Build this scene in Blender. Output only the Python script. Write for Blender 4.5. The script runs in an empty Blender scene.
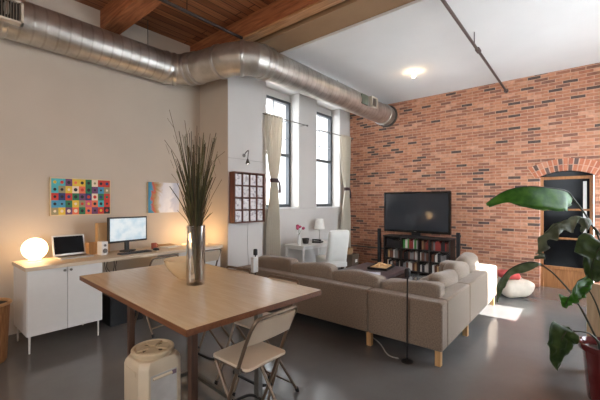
import bpy, bmesh, math, random
from mathutils import Vector, Matrix, Euler, noise
random.seed(7)
PI = math.pi
scn = bpy.context.scene
COL = scn.collection
# ------------------------------------------------------------------ colour / materials
def lin(c):
    c /= 255.0
    return c / 12.92 if c <= 0.04045 else ((c + 0.055) / 1.055) ** 2.4
def rgb(r, g, b): return (lin(r), lin(g), lin(b), 1.0)
MATS = {}
def base_mat(name):
    m = bpy.data.materials.new(name); m.use_nodes = True
    nt = m.node_tree
    return m, nt, nt.nodes['Principled BSDF']
def mat(name, col, rough=0.6, metal=0.0, var=0.08, scale=12.0, bump=0.0, bscale=60.0, coat=0.0, sheen=0.0, stretch=None):
    """principled with a little procedural colour variation and optional noise bump"""
    if name in MATS: return MATS[name]
    m, nt, p = base_mat(name)
    N, L = nt.nodes, nt.links
    tc = N.new('ShaderNodeTexCoord'); mp = N.new('ShaderNodeMapping')
    L.new(tc.outputs['Object'], mp.inputs['Vector'])
    if stretch: mp.inputs['Scale'].default_value = stretch
    nz = N.new('ShaderNodeTexNoise'); nz.inputs['Scale'].default_value = scale; nz.inputs['Detail'].default_value = 4
    L.new(mp.outputs[0], nz.inputs['Vector'])
    rp = N.new('ShaderNodeValToRGB')
    rp.color_ramp.elements[0].position = 0.3; rp.color_ramp.elements[1].position = 0.7
    rp.color_ramp.elements[0].color = [c * (1 - var) for c in col[:3]] + [1]
    rp.color_ramp.elements[1].color = [min(1, c * (1 + var)) for c in col[:3]] + [1]
    L.new(nz.outputs['Fac'], rp.inputs[0]); L.new(rp.outputs[0], p.inputs['Base Color'])
    p.inputs['Roughness'].default_value = rough; p.inputs['Metallic'].default_value = metal
    p.inputs['Coat Weight'].default_value = coat
    p.inputs['Sheen Weight'].default_value = sheen
    if bump:
        n2 = N.new('ShaderNodeTexNoise'); n2.inputs['Scale'].default_value = bscale; n2.inputs['Detail'].default_value = 3
        L.new(mp.outputs[0], n2.inputs['Vector'])
        b = N.new('ShaderNodeBump'); b.inputs['Strength'].default_value = bump; b.inputs['Distance'].default_value = 0.01
        L.new(n2.outputs['Fac'], b.inputs['Height']); L.new(b.outputs[0], p.inputs['Normal'])
    MATS[name] = m
    return m
def wood(name, c1, c2, axis='X', rough=0.5, scale=6.0, coat=0.0):
    if name in MATS: return MATS[name]
    m, nt, p = base_mat(name); N, L = nt.nodes, nt.links
    tc = N.new('ShaderNodeTexCoord'); mp = N.new('ShaderNodeMapping')
    s = {'X': (0.6, 8, 8), 'Y': (8, 0.6, 8), 'Z': (8, 8, 0.6)}[axis]
    mp.inputs['Scale'].default_value = s
    L.new(tc.outputs['Object'], mp.inputs['Vector'])
    nz = N.new('ShaderNodeTexNoise'); nz.inputs['Scale'].default_value = scale; nz.inputs['Detail'].default_value = 6; nz.inputs['Distortion'].default_value = 0.6
    L.new(mp.outputs[0], nz.inputs['Vector'])
    rp = N.new('ShaderNodeValToRGB'); rp.color_ramp.elements[0].position = 0.32; rp.color_ramp.elements[1].position = 0.68
    rp.color_ramp.elements[0].color = c1; rp.color_ramp.elements[1].color = c2
    L.new(nz.outputs['Fac'], rp.inputs[0]); L.new(rp.outputs[0], p.inputs['Base Color'])
    p.inputs['Roughness'].default_value = rough; p.inputs['Coat Weight'].default_value = coat
    b = N.new('ShaderNodeBump'); b.inputs['Strength'].default_value = 0.15; b.inputs['Distance'].default_value = 0.005
    L.new(nz.outputs['Fac'], b.inputs['Height']); L.new(b.outputs[0], p.inputs['Normal'])
    MATS[name] = m
    return m
def emit(name, col, strength):
    if name in MATS: return MATS[name]
    m, nt, p = base_mat(name)
    p.inputs['Base Color'].default_value = col
    p.inputs['Emission Color'].default_value = col; p.inputs['Emission Strength'].default_value = strength
    MATS[name] = m
    return m
def glass_thin(name, tint=(1, 1, 1, 1), refl=0.06):
    if name in MATS: return MATS[name]
    m = bpy.data.materials.new(name); m.use_nodes = True
    nt = m.node_tree; N, L = nt.nodes, nt.links; N.clear()
    o = N.new('ShaderNodeOutputMaterial'); mx = N.new('ShaderNodeMixShader'); t = N.new('ShaderNodeBsdfTransparent'); g = N.new('ShaderNodeBsdfGlossy')
    t.inputs[0].default_value = tint; g.inputs['Roughness'].default_value = 0.02
    mx.inputs[0].default_value = refl
    L.new(t.outputs[0], mx.inputs[1]); L.new(g.outputs[0], mx.inputs[2]); L.new(mx.outputs[0], o.inputs[0])
    MATS[name] = m
    return m
def brick_mat():
    m, nt, p = base_mat('brick'); N, L = nt.nodes, nt.links
    tc = N.new('ShaderNodeTexCoord'); sx = N.new('ShaderNodeSeparateXYZ'); cx = N.new('ShaderNodeCombineXYZ')
    L.new(tc.outputs['Object'], sx.inputs[0]); L.new(sx.outputs['Y'], cx.inputs['X']); L.new(sx.outputs['Z'], cx.inputs['Y'])
    # gentle wobble so courses are hand laid
    nw = N.new('ShaderNodeTexNoise'); nw.inputs['Scale'].default_value = 2.5
    L.new(cx.outputs[0], nw.inputs['Vector'])
    ad = N.new('ShaderNodeMixRGB'); ad.blend_type = 'ADD'; ad.inputs[0].default_value = 0.02
    L.new(cx.outputs[0], ad.inputs[1]); L.new(nw.outputs['Color'], ad.inputs[2])
    br = N.new('ShaderNodeTexBrick')
    br.inputs['Scale'].default_value = 1.0; br.inputs['Brick Width'].default_value = 0.215; br.inputs['Row Height'].default_value = 0.0605
    br.inputs['Mortar Size'].default_value = 0.006; br.inputs['Mortar Smooth'].default_value = 0.2; br.inputs['Bias'].default_value = 0
    br.inputs['Color1'].default_value = (0, 0, 0, 1); br.inputs['Color2'].default_value = (1, 1, 1, 1); br.inputs['Mortar'].default_value = (0.5, 0.5, 0.5, 1)
    L.new(ad.outputs[0], br.inputs['Vector'])
    rp = N.new('ShaderNodeValToRGB'); cr = rp.color_ramp; cr.interpolation = 'CONSTANT'
    pal = [(0.0, rgb(98, 82, 76)), (0.07, rgb(144, 102, 86)), (0.17, rgb(180, 122, 97)), (0.32, rgb(196, 136, 106)), (0.46, rgb(208, 148, 116)),
           (0.60, rgb(200, 140, 110)), (0.72, rgb(188, 126, 98)), (0.82, rgb(214, 160, 132)), (0.92, rgb(160, 110, 90))]
    while len(cr.elements) < len(pal): cr.elements.new(0.5)
    for e, (q, c) in zip(cr.elements, pal): e.position = q; e.color = c
    L.new(br.outputs['Color'], rp.inputs[0])
    # within-brick mottling
    nz = N.new('ShaderNodeTexNoise'); nz.inputs['Scale'].default_value = 14; nz.inputs['Detail'].default_value = 5
    L.new(cx.outputs[0], nz.inputs['Vector'])
    r2 = N.new('ShaderNodeValToRGB'); r2.color_ramp.elements[0].position = 0.3; r2.color_ramp.elements[1].position = 0.75
    r2.color_ramp.elements[0].color = (0.72, 0.70, 0.68, 1); r2.color_ramp.elements[1].color = (1.12, 1.12, 1.12, 1)
    L.new(nz.outputs['Fac'], r2.inputs[0])
    mu = N.new('ShaderNodeMixRGB'); mu.blend_type = 'MULTIPLY'; mu.inputs[0].default_value = 1
    L.new(rp.outputs[0], mu.inputs[1]); L.new(r2.outputs[0], mu.inputs[2])
    mo = N.new('ShaderNodeMixRGB'); mo.inputs[2].default_value = rgb(204, 162, 136)
    L.new(br.outputs['Fac'], mo.inputs[0]); L.new(mu.outputs[0], mo.inputs[1])
    L.new(mo.outputs[0], p.inputs['Base Color']); p.inputs['Roughness'].default_value = 0.85
    iv = N.new('ShaderNodeMath'); iv.operation = 'SUBTRACT'; iv.inputs[0].default_value = 1; L.new(br.outputs['Fac'], iv.inputs[1])
    bp = N.new('ShaderNodeBump'); bp.inputs['Strength'].default_value = 0.6; bp.inputs['Distance'].default_value = 0.012
    L.new(iv.outputs[0], bp.inputs['Height']); L.new(bp.outputs[0], p.inputs['Normal'])
    return m
def plank_mat():
    m, nt, p = base_mat('plank_ceiling'); N, L = nt.nodes, nt.links
    tc = N.new('ShaderNodeTexCoord'); mp = N.new('ShaderNodeMapping'); L.new(tc.outputs['Object'], mp.inputs['Vector'])
    br = N.new('ShaderNodeTexBrick'); br.inputs['Scale'].default_value = 1; br.inputs['Brick Width'].default_value = 3.2; br.inputs['Row Height'].default_value = 0.14
    br.inputs['Mortar Size'].default_value = 0.006; br.inputs['Color1'].default_value = rgb(124, 74, 46); br.inputs['Color2'].default_value = rgb(178, 118, 78); br.inputs['Mortar'].default_value = rgb(38, 20, 14)
    L.new(mp.outputs[0], br.inputs['Vector'])
    m2 = N.new('ShaderNodeMapping'); m2.inputs['Scale'].default_value = (0.5, 9, 9); L.new(tc.outputs['Object'], m2.inputs['Vector'])
    nz = N.new('ShaderNodeTexNoise'); nz.inputs['Scale'].default_value = 4; nz.inputs['Detail'].default_value = 6; L.new(m2.outputs[0], nz.inputs['Vector'])
    r2 = N.new('ShaderNodeValToRGB'); r2.color_ramp.elements[0].position = 0.3; r2.color_ramp.elements[1].position = 0.7
    r2.color_ramp.elements[0].color = (0.6, 0.56, 0.52, 1); r2.color_ramp.elements[1].color = (1.2, 1.2, 1.2, 1)
    L.new(nz.outputs['Fac'], r2.inputs[0])
    mu = N.new('ShaderNodeMixRGB'); mu.blend_type = 'MULTIPLY'; mu.inputs[0].default_value = 1
    L.new(br.outputs['Color'], mu.inputs[1]); L.new(r2.outputs[0], mu.inputs[2]); L.new(mu.outputs[0], p.inputs['Base Color'])
    p.inputs['Roughness'].default_value = 0.6
    bp = N.new('ShaderNodeBump'); bp.inputs['Strength'].default_value = 0.5; bp.inputs['Distance'].default_value = 0.01; bp.invert = True
    L.new(br.outputs['Fac'], bp.inputs['Height']); L.new(bp.outputs[0], p.inputs['Normal'])
    return m
def floor_mat():
    m, nt, p = base_mat('concrete'); N, L = nt.nodes, nt.links
    tc = N.new('ShaderNodeTexCoord')
    a = N.new('ShaderNodeTexNoise'); a.inputs['Scale'].default_value = 0.9; a.inputs['Detail'].default_value = 8; a.inputs['Roughness'].default_value = 0.62
    L.new(tc.outputs['Object'], a.inputs['Vector'])
    rp = N.new('ShaderNodeValToRGB'); rp.color_ramp.elements[0].position = 0.3; rp.color_ramp.elements[1].position = 0.72
    rp.color_ramp.elements[0].color = rgb(104, 103, 102); rp.color_ramp.elements[1].color = rgb(120, 119, 118)
    L.new(a.outputs['Fac'], rp.inputs[0]); L.new(rp.outputs[0], p.inputs['Base Color'])
    b = N.new('ShaderNodeTexNoise'); b.inputs['Scale'].default_value = 3.0; b.inputs['Detail'].default_value = 6; L.new(tc.outputs['Object'], b.inputs['Vector'])
    mr = N.new('ShaderNodeMapRange'); mr.inputs['To Min'].default_value = 0.09; mr.inputs['To Max'].default_value = 0.2; p.inputs['Specular IOR Level'].default_value = .85
    L.new(b.outputs['Fac'], mr.inputs['Value']); L.new(mr.outputs[0], p.inputs['Roughness'])
    bp = N.new('ShaderNodeBump'); bp.inputs['Strength'].default_value = 0.05; bp.inputs['Distance'].default_value = 0.02
    L.new(b.outputs['Fac'], bp.inputs['Height']); L.new(bp.outputs[0], p.inputs['Normal'])
    return m
def duct_mat(name, bands, axis='X'):
    m, nt, p = base_mat(name); N, L = nt.nodes, nt.links
    tc = N.new('ShaderNodeTexCoord')
    nz = N.new('ShaderNodeTexNoise'); nz.inputs['Scale'].default_value = 5; nz.inputs['Detail'].default_value = 5
    L.new(tc.outputs['Object'], nz.inputs['Vector'])
    rp = N.new('ShaderNodeValToRGB'); rp.color_ramp.elements[0].position = 0.3; rp.color_ramp.elements[1].position = 0.7
    rp.color_ramp.elements[0].color = rgb(170, 165, 157); rp.color_ramp.elements[1].color = rgb(208, 204, 197)
    L.new(nz.outputs['Fac'], rp.inputs[0]); L.new(rp.outputs[0], p.inputs['Base Color'])
    p.inputs['Metallic'].default_value = 0.85; p.inputs['Roughness'].default_value = 0.4
    if bands:
        wv = N.new('ShaderNodeTexWave'); wv.bands_direction = axis; wv.inputs['Scale'].default_value = bands; wv.inputs['Distortion'].default_value = 0.15
        L.new(tc.outputs['Object'], wv.inputs['Vector'])
        bp = N.new('ShaderNodeBump'); bp.inputs['Strength'].default_value = 0.28; bp.inputs['Distance'].default_value = 0.006
        wr = N.new('ShaderNodeValToRGB'); wr.color_ramp.elements[0].position = .86; wr.color_ramp.elements[1].position = 1.0
        L.new(wv.outputs['Fac'], wr.inputs[0]); L.new(wr.outputs[0], bp.inputs['Height']); L.new(bp.outputs[0], p.inputs['Normal'])
        bp.inputs['Strength'].default_value = .28; bp.inputs['Distance'].default_value = .008
        dm = N.new('ShaderNodeMixRGB'); dm.blend_type = 'MULTIPLY'; dm.inputs[2].default_value = (.82, .80, .78, 1)
        L.new(wr.outputs[0], dm.inputs[0]); L.new(rp.outputs[0], dm.inputs[1]); L.new(dm.outputs[0], p.inputs['Base Color'])
    return m

M_wall = mat('wall_paint', rgb(212, 208, 203), 0.85, var=0.02, scale=2, bump=0.05, bscale=90)
M_wall_dim = mat('wall_paint_dim', rgb(196, 184, 169), 0.85, var=0.03, scale=2, bump=0.05, bscale=90)  # same wall paint, with the left side's dimmer, warmer light put into it
M_ceil = mat('ceiling_paint', rgb(224, 223, 220), 0.9, var=0.025, scale=1.5, bump=0.06, bscale=40)
M_tan = mat('tan_paint', rgb(150, 118, 86), 0.8, var=0.07, scale=3)
M_trim = mat('white_trim', rgb(232, 232, 230), 0.5, var=0.02)
M_brick = brick_mat(); M_plank = plank_mat(); M_floor = floor_mat()
M_beam = wood('beam_wood', rgb(124, 70, 40), rgb(178, 112, 70), 'Y', 0.65, 4)
M_ledge = wood('ledge_wood', rgb(150, 104, 66), rgb(196, 146, 100), 'Y', 0.6, 4)
M_winframe = mat('window_frame_paint', rgb(62, 66, 70), 0.45, var=0.04)
M_pane = glass_thin('window_glass')
M_white = mat('white_lacquer', rgb(228, 226, 222), 0.42, var=0.015)
M_whitemetal = mat('white_metal', rgb(225, 222, 216), 0.35, var=0.02)
M_black = mat('black_plastic', rgb(22, 22, 24), 0.4, var=0.1)
M_blackwood = wood('black_brown_wood', rgb(26, 20, 18), rgb(44, 34, 30), 'Z', 0.5)
M_steel = mat('grey_metal', rgb(120, 116, 110), 0.38, 0.85, var=0.05)
M_bronze = mat('stool_frame_metal', rgb(122, 104, 88), 0.38, 0.75, var=0.06)
M_rubber = mat('black_rubber', rgb(26, 26, 27), 0.8)
M_seat = mat('beige_laminate', rgb(206, 186, 162), 0.42, var=0.03, scale=5)
M_tabletop = wood('table_laminate', rgb(204, 178, 140), rgb(214, 190, 154), 'Y', 0.26, 5)
M_edge = wood('table_edge', rgb(98, 58, 34), rgb(120, 74, 46), 'Y', 0.45)
M_tableleg = wood('table_leg_wood', rgb(58, 38, 28), rgb(78, 52, 38), 'Z', 0.5)
M_sofa = mat('sofa_fabric', rgb(136, 119, 103), 0.95, var=0.3, scale=90, bump=0.3, bscale=260, sheen=0.25)
M_cush = mat('sofa_cushion_fabric', rgb(140, 125, 111), 0.95, var=0.25, scale=90, bump=0.3, bscale=240, sheen=0.25)
M_birch = wood('birch', rgb(196, 150, 98), rgb(216, 174, 122), 'Z', 0.45)
M_screen_off = mat('dark_screen', rgb(14, 14, 17), 0.3, var=0.0)
MATS['dark_screen'].node_tree.nodes['Principled BSDF'].inputs['Specular IOR Level'].default_value = .1
M_paper = mat('paper_white', rgb(236, 233, 226), 0.8, var=0.02)
M_kraft = mat('kraft_paper', rgb(196, 160, 116), 0.8, var=0.05)
M_curtain = mat('curtain_linen', rgb(226, 218, 202), 0.9, var=0.03, scale=30, sheen=0.2)
_n = M_curtain.node_tree; _t = _n.nodes.new('ShaderNodeBsdfTranslucent'); _t.inputs[0].default_value = rgb(232, 228, 220); _m = _n.nodes.new('ShaderNodeMixShader'); _m.inputs[0].default_value = .4
_n.links.new(_n.nodes['Principled BSDF'].outputs[0], _m.inputs[1]); _n.links.new(_t.outputs[0], _m.inputs[2]); _n.links.new(_m.outputs[0], [q for q in _n.nodes if q.type == 'OUTPUT_MATERIAL'][0].inputs[0])

# ------------------------------------------------------------------ mesh builder
class MB:
    def __init__(s): s.v = []; s.f = []; s.m = []
    def _add(s, vs, fs, mi=0):
        o = len(s.v); s.v += [tuple(p) for p in vs]; s.f += [tuple(i + o for i in q) for q in fs]; s.m += [mi] * len(fs)
        return s
    def box(s, x0, x1, y0, y1, z0, z1, mi=0, M=None):
        vs = [Vector(p) for p in ((x0, y0, z0), (x1, y0, z0), (x1, y1, z0), (x0, y1, z0), (x0, y0, z1), (x1, y0, z1), (x1, y1, z1), (x0, y1, z1))]
        if M: vs = [M @ p for p in vs]
        return s._add(vs, [(0, 3, 2, 1), (4, 5, 6, 7), (0, 1, 5, 4), (1, 2, 6, 5), (2, 3, 7, 6), (3, 0, 4, 7)], mi)
    def tube(s, pts, r, n=10, mi=0, cap=True, closed=False):
        pts = [Vector(p) for p in pts]; k = len(pts)
        rs = r if isinstance(r, (list, tuple)) else [r] * k
        T = []
        for i in range(k):
            if closed: t = pts[(i + 1) % k] - pts[i - 1]
            else: t = pts[min(i + 1, k - 1)] - pts[max(i - 1, 0)]
            T.append(t.normalized() if t.length > 1e-9 else Vector((0, 0, 1)))
        up = Vector((0, 0, 1)) if abs(T[0].z) < 0.9 else Vector((1, 0, 0))
        u = T[0].cross(up).normalized(); vs = []
        for i in range(k):
            u = (u - T[i] * u.dot(T[i])).normalized(); w = T[i].cross(u)
            for j in range(n):
                a = 2 * PI * j / n
                vs.append(pts[i] + (u * math.cos(a) + w * math.sin(a)) * rs[i])
        fs = []
        for i in range(k if closed else k - 1):
            a, b = i * n, ((i + 1) % k) * n
            for j in range(n): fs.append((a + j, a + (j + 1) % n, b + (j + 1) % n, b + j))
        if cap and not closed: fs.append(tuple(range(n - 1, -1, -1))); fs.append(tuple(range((k - 1) * n, k * n)))
        return s._add(vs, fs, mi)
    def lathe(s, prof, c=(0, 0, 0), n=32, mi=0, M=None):
        vs = []; fs = []
        for r, z in prof:
            for j in range(n):
                a = 2 * PI * j / n
                p = Vector((r * math.cos(a), r * math.sin(a), z))
                vs.append((M @ p if M else p) + Vector(c))
        for i in range(len(prof) - 1):
            for j in range(n): fs.append((i * n + j, i * n + (j + 1) % n, (i + 1) * n + (j + 1) % n, (i + 1) * n + j))
        if prof[0][0] > 1e-6: fs.append(tuple(range(n - 1, -1, -1)))
        if prof[-1][0] > 1e-6: fs.append(tuple(range((len(prof) - 1) * n, len(prof) * n)))
        return s._add(vs, fs, mi)
    def prism(s, poly, z0, z1, mi=0, M=None):
        n = len(poly)
        vs = [Vector((x, y, z0)) for x, y in poly] + [Vector((x, y, z1)) for x, y in poly]
        if M: vs = [M @ p for p in vs]
        return s._add(vs, [tuple(range(n - 1, -1, -1)), tuple(range(n, 2 * n))] + [(i, (i + 1) % n, n + (i + 1) % n, n + i) for i in range(n)], mi)
    def pillow(s, c, size, rnd=0.06, puff=0.03, n=8, rot=None, wob=0.0, seed=0, mi=0):
        """soft rounded block: thin axis is local y"""
        sx, sy, sz = [q / 2 for q in size]; vs = []; fs = []; idx = {}
        R = rot.to_matrix() if rot else Matrix.Identity(3)
        def vert(p):
            key = tuple(round(q, 4) for q in p)
            if key in idx: return idx[key]
            x, y, z = p[0] * sx, p[1] * sy, p[2] * sz
            r = min(rnd, sx, sy, sz)
            q = Vector((max(-sx + r, min(sx - r, x)), max(-sy + r, min(sy - r, y)), max(-sz + r, min(sz - r, z))))
            d = Vector((x, y, z)) - q
            if d.length > 1e-9: q = q + d.normalized() * r
            bul = (1 - p[0] ** 2) * (1 - p[2] ** 2)
            q.y += (1 if p[1] > 0 else -1) * puff * bul * (abs(p[1]))
            q.z += puff * 0.8 * (1 - p[0] ** 2) * max(0, p[2]) * (1 - abs(p[1]) * .4)
            if wob: q += Vector(noise.noise_vector(q * 3.1 + Vector((seed, seed * 1.7, 0)))) * wob
            vs.append(R @ q + Vector(c)); idx[key] = len(vs) - 1
            return idx[key]
        def g(i):
            t = -1 + 2 * i / n
            return math.copysign(abs(t) ** 0.75, t)
        for ax in range(3):
            for sg in (-1, 1):
                for i in range(n):
                    for j in range(n):
                        q = []
                        for a, b in ((i, j), (i + 1, j), (i + 1, j + 1), (i, j + 1)):
                            p = [0, 0, 0]; p[ax] = sg; p[(ax + 1) % 3] = g(a); p[(ax + 2) % 3] = g(b); q.append(vert(p))
                        fs.append(tuple(q) if sg > 0 else tuple(q[::-1]))
        return s._add(vs, fs, mi)
    def build(s, name, m, parent=None, smooth=35, bevel=0.0, loc=None):
        me = bpy.data.meshes.new(name); me.from_pydata(s.v, [], s.f); 
        for q in (m if isinstance(m, (list, tuple)) else [m]): me.materials.append(q)
        for p, i in zip(me.polygons, s.m): p.material_index = i
        bm = bmesh.new(); bm.from_mesh(me); bmesh.ops.recalc_face_normals(bm, faces=bm.faces); bm.to_mesh(me); bm.free()
        if smooth:
            me.shade_smooth(); me.set_sharp_from_angle(angle=math.radians(smooth))
        o = bpy.data.objects.new(name, me); COL.objects.link(o)
        if parent: o.parent = parent
        if loc: o.location = loc
        if bevel:
            b = o.modifiers.new('bevel', 'BEVEL'); b.width = bevel; b.segments = 2; b.limit_method = 'ANGLE'; b.angle_limit = math.radians(40)
        return o
def B(name, m, parent, x0, x1, y0, y1, z0, z1, bevel=0.0):
    return MB().box(x0, x1, y0, y1, z0, z1).build(name, m, parent, smooth=0 if not bevel else 30, bevel=bevel)
def tag(o, label, cat, group=None):
    o['label'] = label; o['category'] = cat
    if group: o['group'] = group
    return o
def thing(name, label, cat, loc=(0, 0, 0), rz=0.0, group=None):
    o = bpy.data.objects.new(name, None); COL.objects.link(o); o.empty_display_size = 0.1
    o.location = loc; o.rotation_euler = (0, 0, rz)
    return tag(o, label, cat, group)
def struct(o): o['kind'] = 'structure'; return o
def copy_tree(o, loc, rz=None, label=None, group=None):
    r = o.copy(); COL.objects.link(r); r.location = loc
    if rz is not None: r.rotation_euler = (0, 0, rz)
    if label: r['label'] = label
    if group: r['group'] = group
    for ch in list(o.children):
        c = ch.copy(); COL.objects.link(c); c.parent = r
        for g in list(ch.children):
            d = g.copy(); COL.objects.link(d); d.parent = c
    return r
def arc(c, r, a0, a1, n, u=(1, 0, 0), w=(0, 0, 1)):
    c, u, w = Vector(c), Vector(u), Vector(w)
    return [c + (u * math.cos(a0 + (a1 - a0) * i / n) + w * math.sin(a0 + (a1 - a0) * i / n)) * r for i in range(n + 1)]
def smooth_path(P, n=6):
    P = [Vector(p) for p in P]; out = []
    for i in range(len(P) - 1):
        p0, p1, p2, p3 = P[max(i - 1, 0)], P[i], P[i + 1], P[min(i + 2, len(P) - 1)]
        for k in range(n):
            t = k / n
            out.append(0.5 * ((2 * p1) + (p2 - p0) * t + (2 * p0 - 5 * p1 + 4 * p2 - p3) * t * t + (3 * p1 - p0 - 3 * p2 + p3) * t ** 3))
    out.append(P[-1]); return out

# ------------------------------------------------------------------ camera (eye 1.6 m, level)
EYE = 1.6; YAW = math.radians(40)
cam = bpy.data.cameras.new('camera'); cam.lens = 340 / 600 * 36; cam.sensor_width = 36; cam.shift_y = 2 / 600; cam.clip_start = 0.05
co = bpy.data.objects.new('camera', cam); COL.objects.link(co); co.location = (0, 0, EYE); co.rotation_euler = (PI / 2, 0, YAW - PI / 2)
scn.camera = co
CS, SN = math.cos(YAW), math.sin(YAW)
def P(px, py, d):
    """a point of the room seen at pixel px,py and standing d metres into the room"""
    r = (px - 300) / 340 * d
    return Vector((CS * d + SN * r, SN * d - CS * r, EYE - (py - 202) / 340 * d))

# ------------------------------------------------------------------ the room
XB, YW, YL, XL, YR = 7.8, 4.8, 5.3, -2.5, -1.3     # brick wall, window wall face, left (desk) wall, wall behind the camera, wall right of the camera
ZC, ZP = 4.0, 4.33
struct(B('floor', M_floor, None, XL - .3, XB + .35, YR - .3, YL + .3, -0.2, 0.0))
struct(B('wall_left', M_wall_dim, None, XL - .3, 3.52, YL, YL + .3, 0, ZP))
# column jog + window wall (two deep recesses), one structure mesh
W1, W2, ZS, ZR, ZH, YG = (4.70, 5.69), (6.33, 7.31), 1.46, 3.985, 3.82, 5.1
w = MB()
w.box(3.52, 4.31, 4.5, YL + .3, 0, ZP); w.m[5] = 1  # column side face takes the dimmed wall tone
w.box(4.31, XB, YW, YL + .3, 0, ZS); w.box(4.31, XB, YW, YL + .3, ZR, ZP); w.box(W1[0], W1[1], YG - .03, YL + .3, ZH, ZR); w.box(W2[0], W2[1], YG - .03, YL + .3, ZH, ZR)
w.box(4.31, W1[0], YW, YL + .3, ZS, ZR); w.box(W1[1], W2[0], YW, YL + .3, ZS, ZR); w.box(W2[1], XB, YW, YL + .3, ZS, ZR)
struct(w.build('wall_window', [M_wall, M_wall_dim], None, smooth=0, bevel=0.012))
t = MB(); t.box(W1[0] + .002, W1[1] - .002, YW - .02, YG - .04, ZS, ZS + .025); struct(t.build('trim_1', M_trim, None, smooth=0))
t = MB(); t.box(W2[0] + .002, W2[1] - .002, YW - .02, YG - .04, ZS, ZS + .025); struct(t.build('trim_2', M_trim, None, smooth=0))
for k, (a, b) in enumerate((W1, W2)):
    fr = MB(); f = .055; z0, z1 = ZS + .025, ZH; zm = 2.63
    fr.box(a, a + f, YG - .05, YG + .05, z0, z1); fr.box(b - f, b, YG - .05, YG + .05, z0, z1)
    fr.box(a + f, b - f, YG - .05, YG + .05, z0, z0 + .07); fr.box(a + f, b - f, YG - .05, YG + .05, z1 - .06, z1)
    fr.box(a + f, b - f, YG - .04, YG + .04, zm - .03, zm + .03)
    mid = (a + b) / 2
    wf = struct(fr.build('window_%d' % (k + 1), M_winframe, None, smooth=0))
    mu = MB(); mu.box(mid - .007, mid + .007, YG - .015, YG + .015, zm + .03, z1 - .06)
    for zz in (2.99, 3.38): mu.box(a + f, mid - .007, YG - .015, YG + .015, zz - .007, zz + .007); mu.box(mid + .007, b - f, YG - .015, YG + .015, zz - .007, zz + .007)
    mu.build('window_muntin', mat('muntin_glare', rgb(150, 154, 158), .5), wf, smooth=0)  # muntins lightened so the window glare sits in their colour
    g = MB(); g.box(a + f, b - f, YG - .003, YG + .003, z0 + .07, zm - .03); g.box(a + f, b - f, YG - .003, YG + .003, zm + .03, z1 - .06)
    g.build('window_pane', M_pane, wf, smooth=0)
# brick wall with an arched doorway
DY0, DY1, DZ = -0.12, 0.665, 2.07
b = MB(); b.box(XB, XB + .3, DY1, YL + .3, 0, ZP); b.box(XB, XB + .3, YR - .3, DY0, 0, ZP); b.box(XB, XB + .3, DY0, DY1, DZ + .12, ZP)
struct(b.build('wall_brick', M_brick, None, smooth=0))
# voussoir arch over the doorway (bricks as one pattern mesh)
arch_cols = [mat('arch_brick_a', rgb(196, 124, 92), .85, var=.1), mat('arch_brick_b', rgb(176, 104, 78), .85, var=.1), mat('arch_brick_c', rgb(104, 84, 76), .85, var=.1), mat('arch_brick_d', rgb(206, 146, 116), .85, var=.1), mat('arch_mortar', rgb(214, 178, 156), .9)]
a = MB(); cy = (DY0 + DY1) / 2; half = (DY1 - DY0) / 2 + .02; rise = 0.10
Rr = (half ** 2 + rise ** 2) / (2 * rise); zc = DZ + rise - Rr; amax = math.asin(half / Rr)
for row, (ra, rb) in enumerate(((Rr, Rr + .105), (Rr + .115, Rr + .22))):
    nb = 15
    for i in range(nb):
        a0 = -amax * 1.12 + 2.24 * amax * i / nb; a1 = -amax * 1.12 + 2.24 * amax * (i + 1) / nb; gsp = (a1 - a0) * .12
        q = [(r, t) for r, t in ((ra, a0 + gsp), (ra, a1 - gsp), (rb, a1 - gsp), (rb, a0 + gsp))]
        vs = [(XB - .012, cy + r * math.sin(t), zc + r * math.cos(t)) for r, t in q] + [(XB + .2, cy + r * math.sin(t), zc + r * math.cos(t)) for r, t in q]
        a._add(vs, [(0, 1, 2, 3), (7, 6, 5, 4), (0, 4, 5, 1), (1, 5, 6, 2), (2, 6, 7, 3), (3, 7, 4, 0)], random.choice([0, 0, 1, 1, 2, 3]))
N_ = 24; vs = []; fs = []
for i in range(N_ + 1):
    t_ = -amax * 1.12 + 2.24 * amax * i / N_
    for x in (XB - .004, XB + .2):
        for r in (Rr + .001, Rr + .219): vs.append((x, cy + r * math.sin(t_), zc + r * math.cos(t_)))
for i in range(N_):
    o = i * 4; q = o + 4
    fs += [(o, o + 1, q + 1, q), (o + 2, q + 2, q + 3, o + 3), (o, q, q + 2, o + 2), (o + 1, o + 3, q + 3, q + 1)]
a._add(vs, fs, 4)
struct(a.build('trim_3', arch_cols, None, smooth=0))
# walls behind and to the right of the camera, with the sun window and added fill windows
WR = (5.40, 6.12); ZRS, ZRT = 1.57, 2.92; WB = (-2.2, -1.3)
w = MB()
def wall_x(w, xa, xb, y0, y1, openings):
    cur = xa
    for (o0, o1, s0, s1) in openings:
        w.box(cur, o0, y0, y1, 0, ZP); w.box(o0, o1, y0, y1, 0, s0); w.box(o0, o1, y0, y1, s1, ZP); cur = o1
    w.box(cur, xb, y0, y1, 0, ZP)
WD = (4.2, 5.32, .3, 3.3); WE = (6.45, 7.45, .5, 2.7)  # unseen openings added for daylight fill
wall_x(w, XL - .3, XB + .3, YR - .3, YR, [(WB[0], WB[1], .9, 3.6), WD, (WR[0], WR[1], ZRS, ZRT), WE])
struct(w.build('wall_right', M_wall, None, smooth=0))
w = MB(); w.box(XL - .3, XL, YR, .2, 0, ZP); w.box(XL - .3, XL, 1.4, YL, 0, ZP); w.box(XL - .3, XL, .2, 1.4, 0, 1.0); w.box(XL - .3, XL, .2, 1.4, 3.4, ZP)
struct(w.build('wall_back', M_wall, None, smooth=0))
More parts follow.
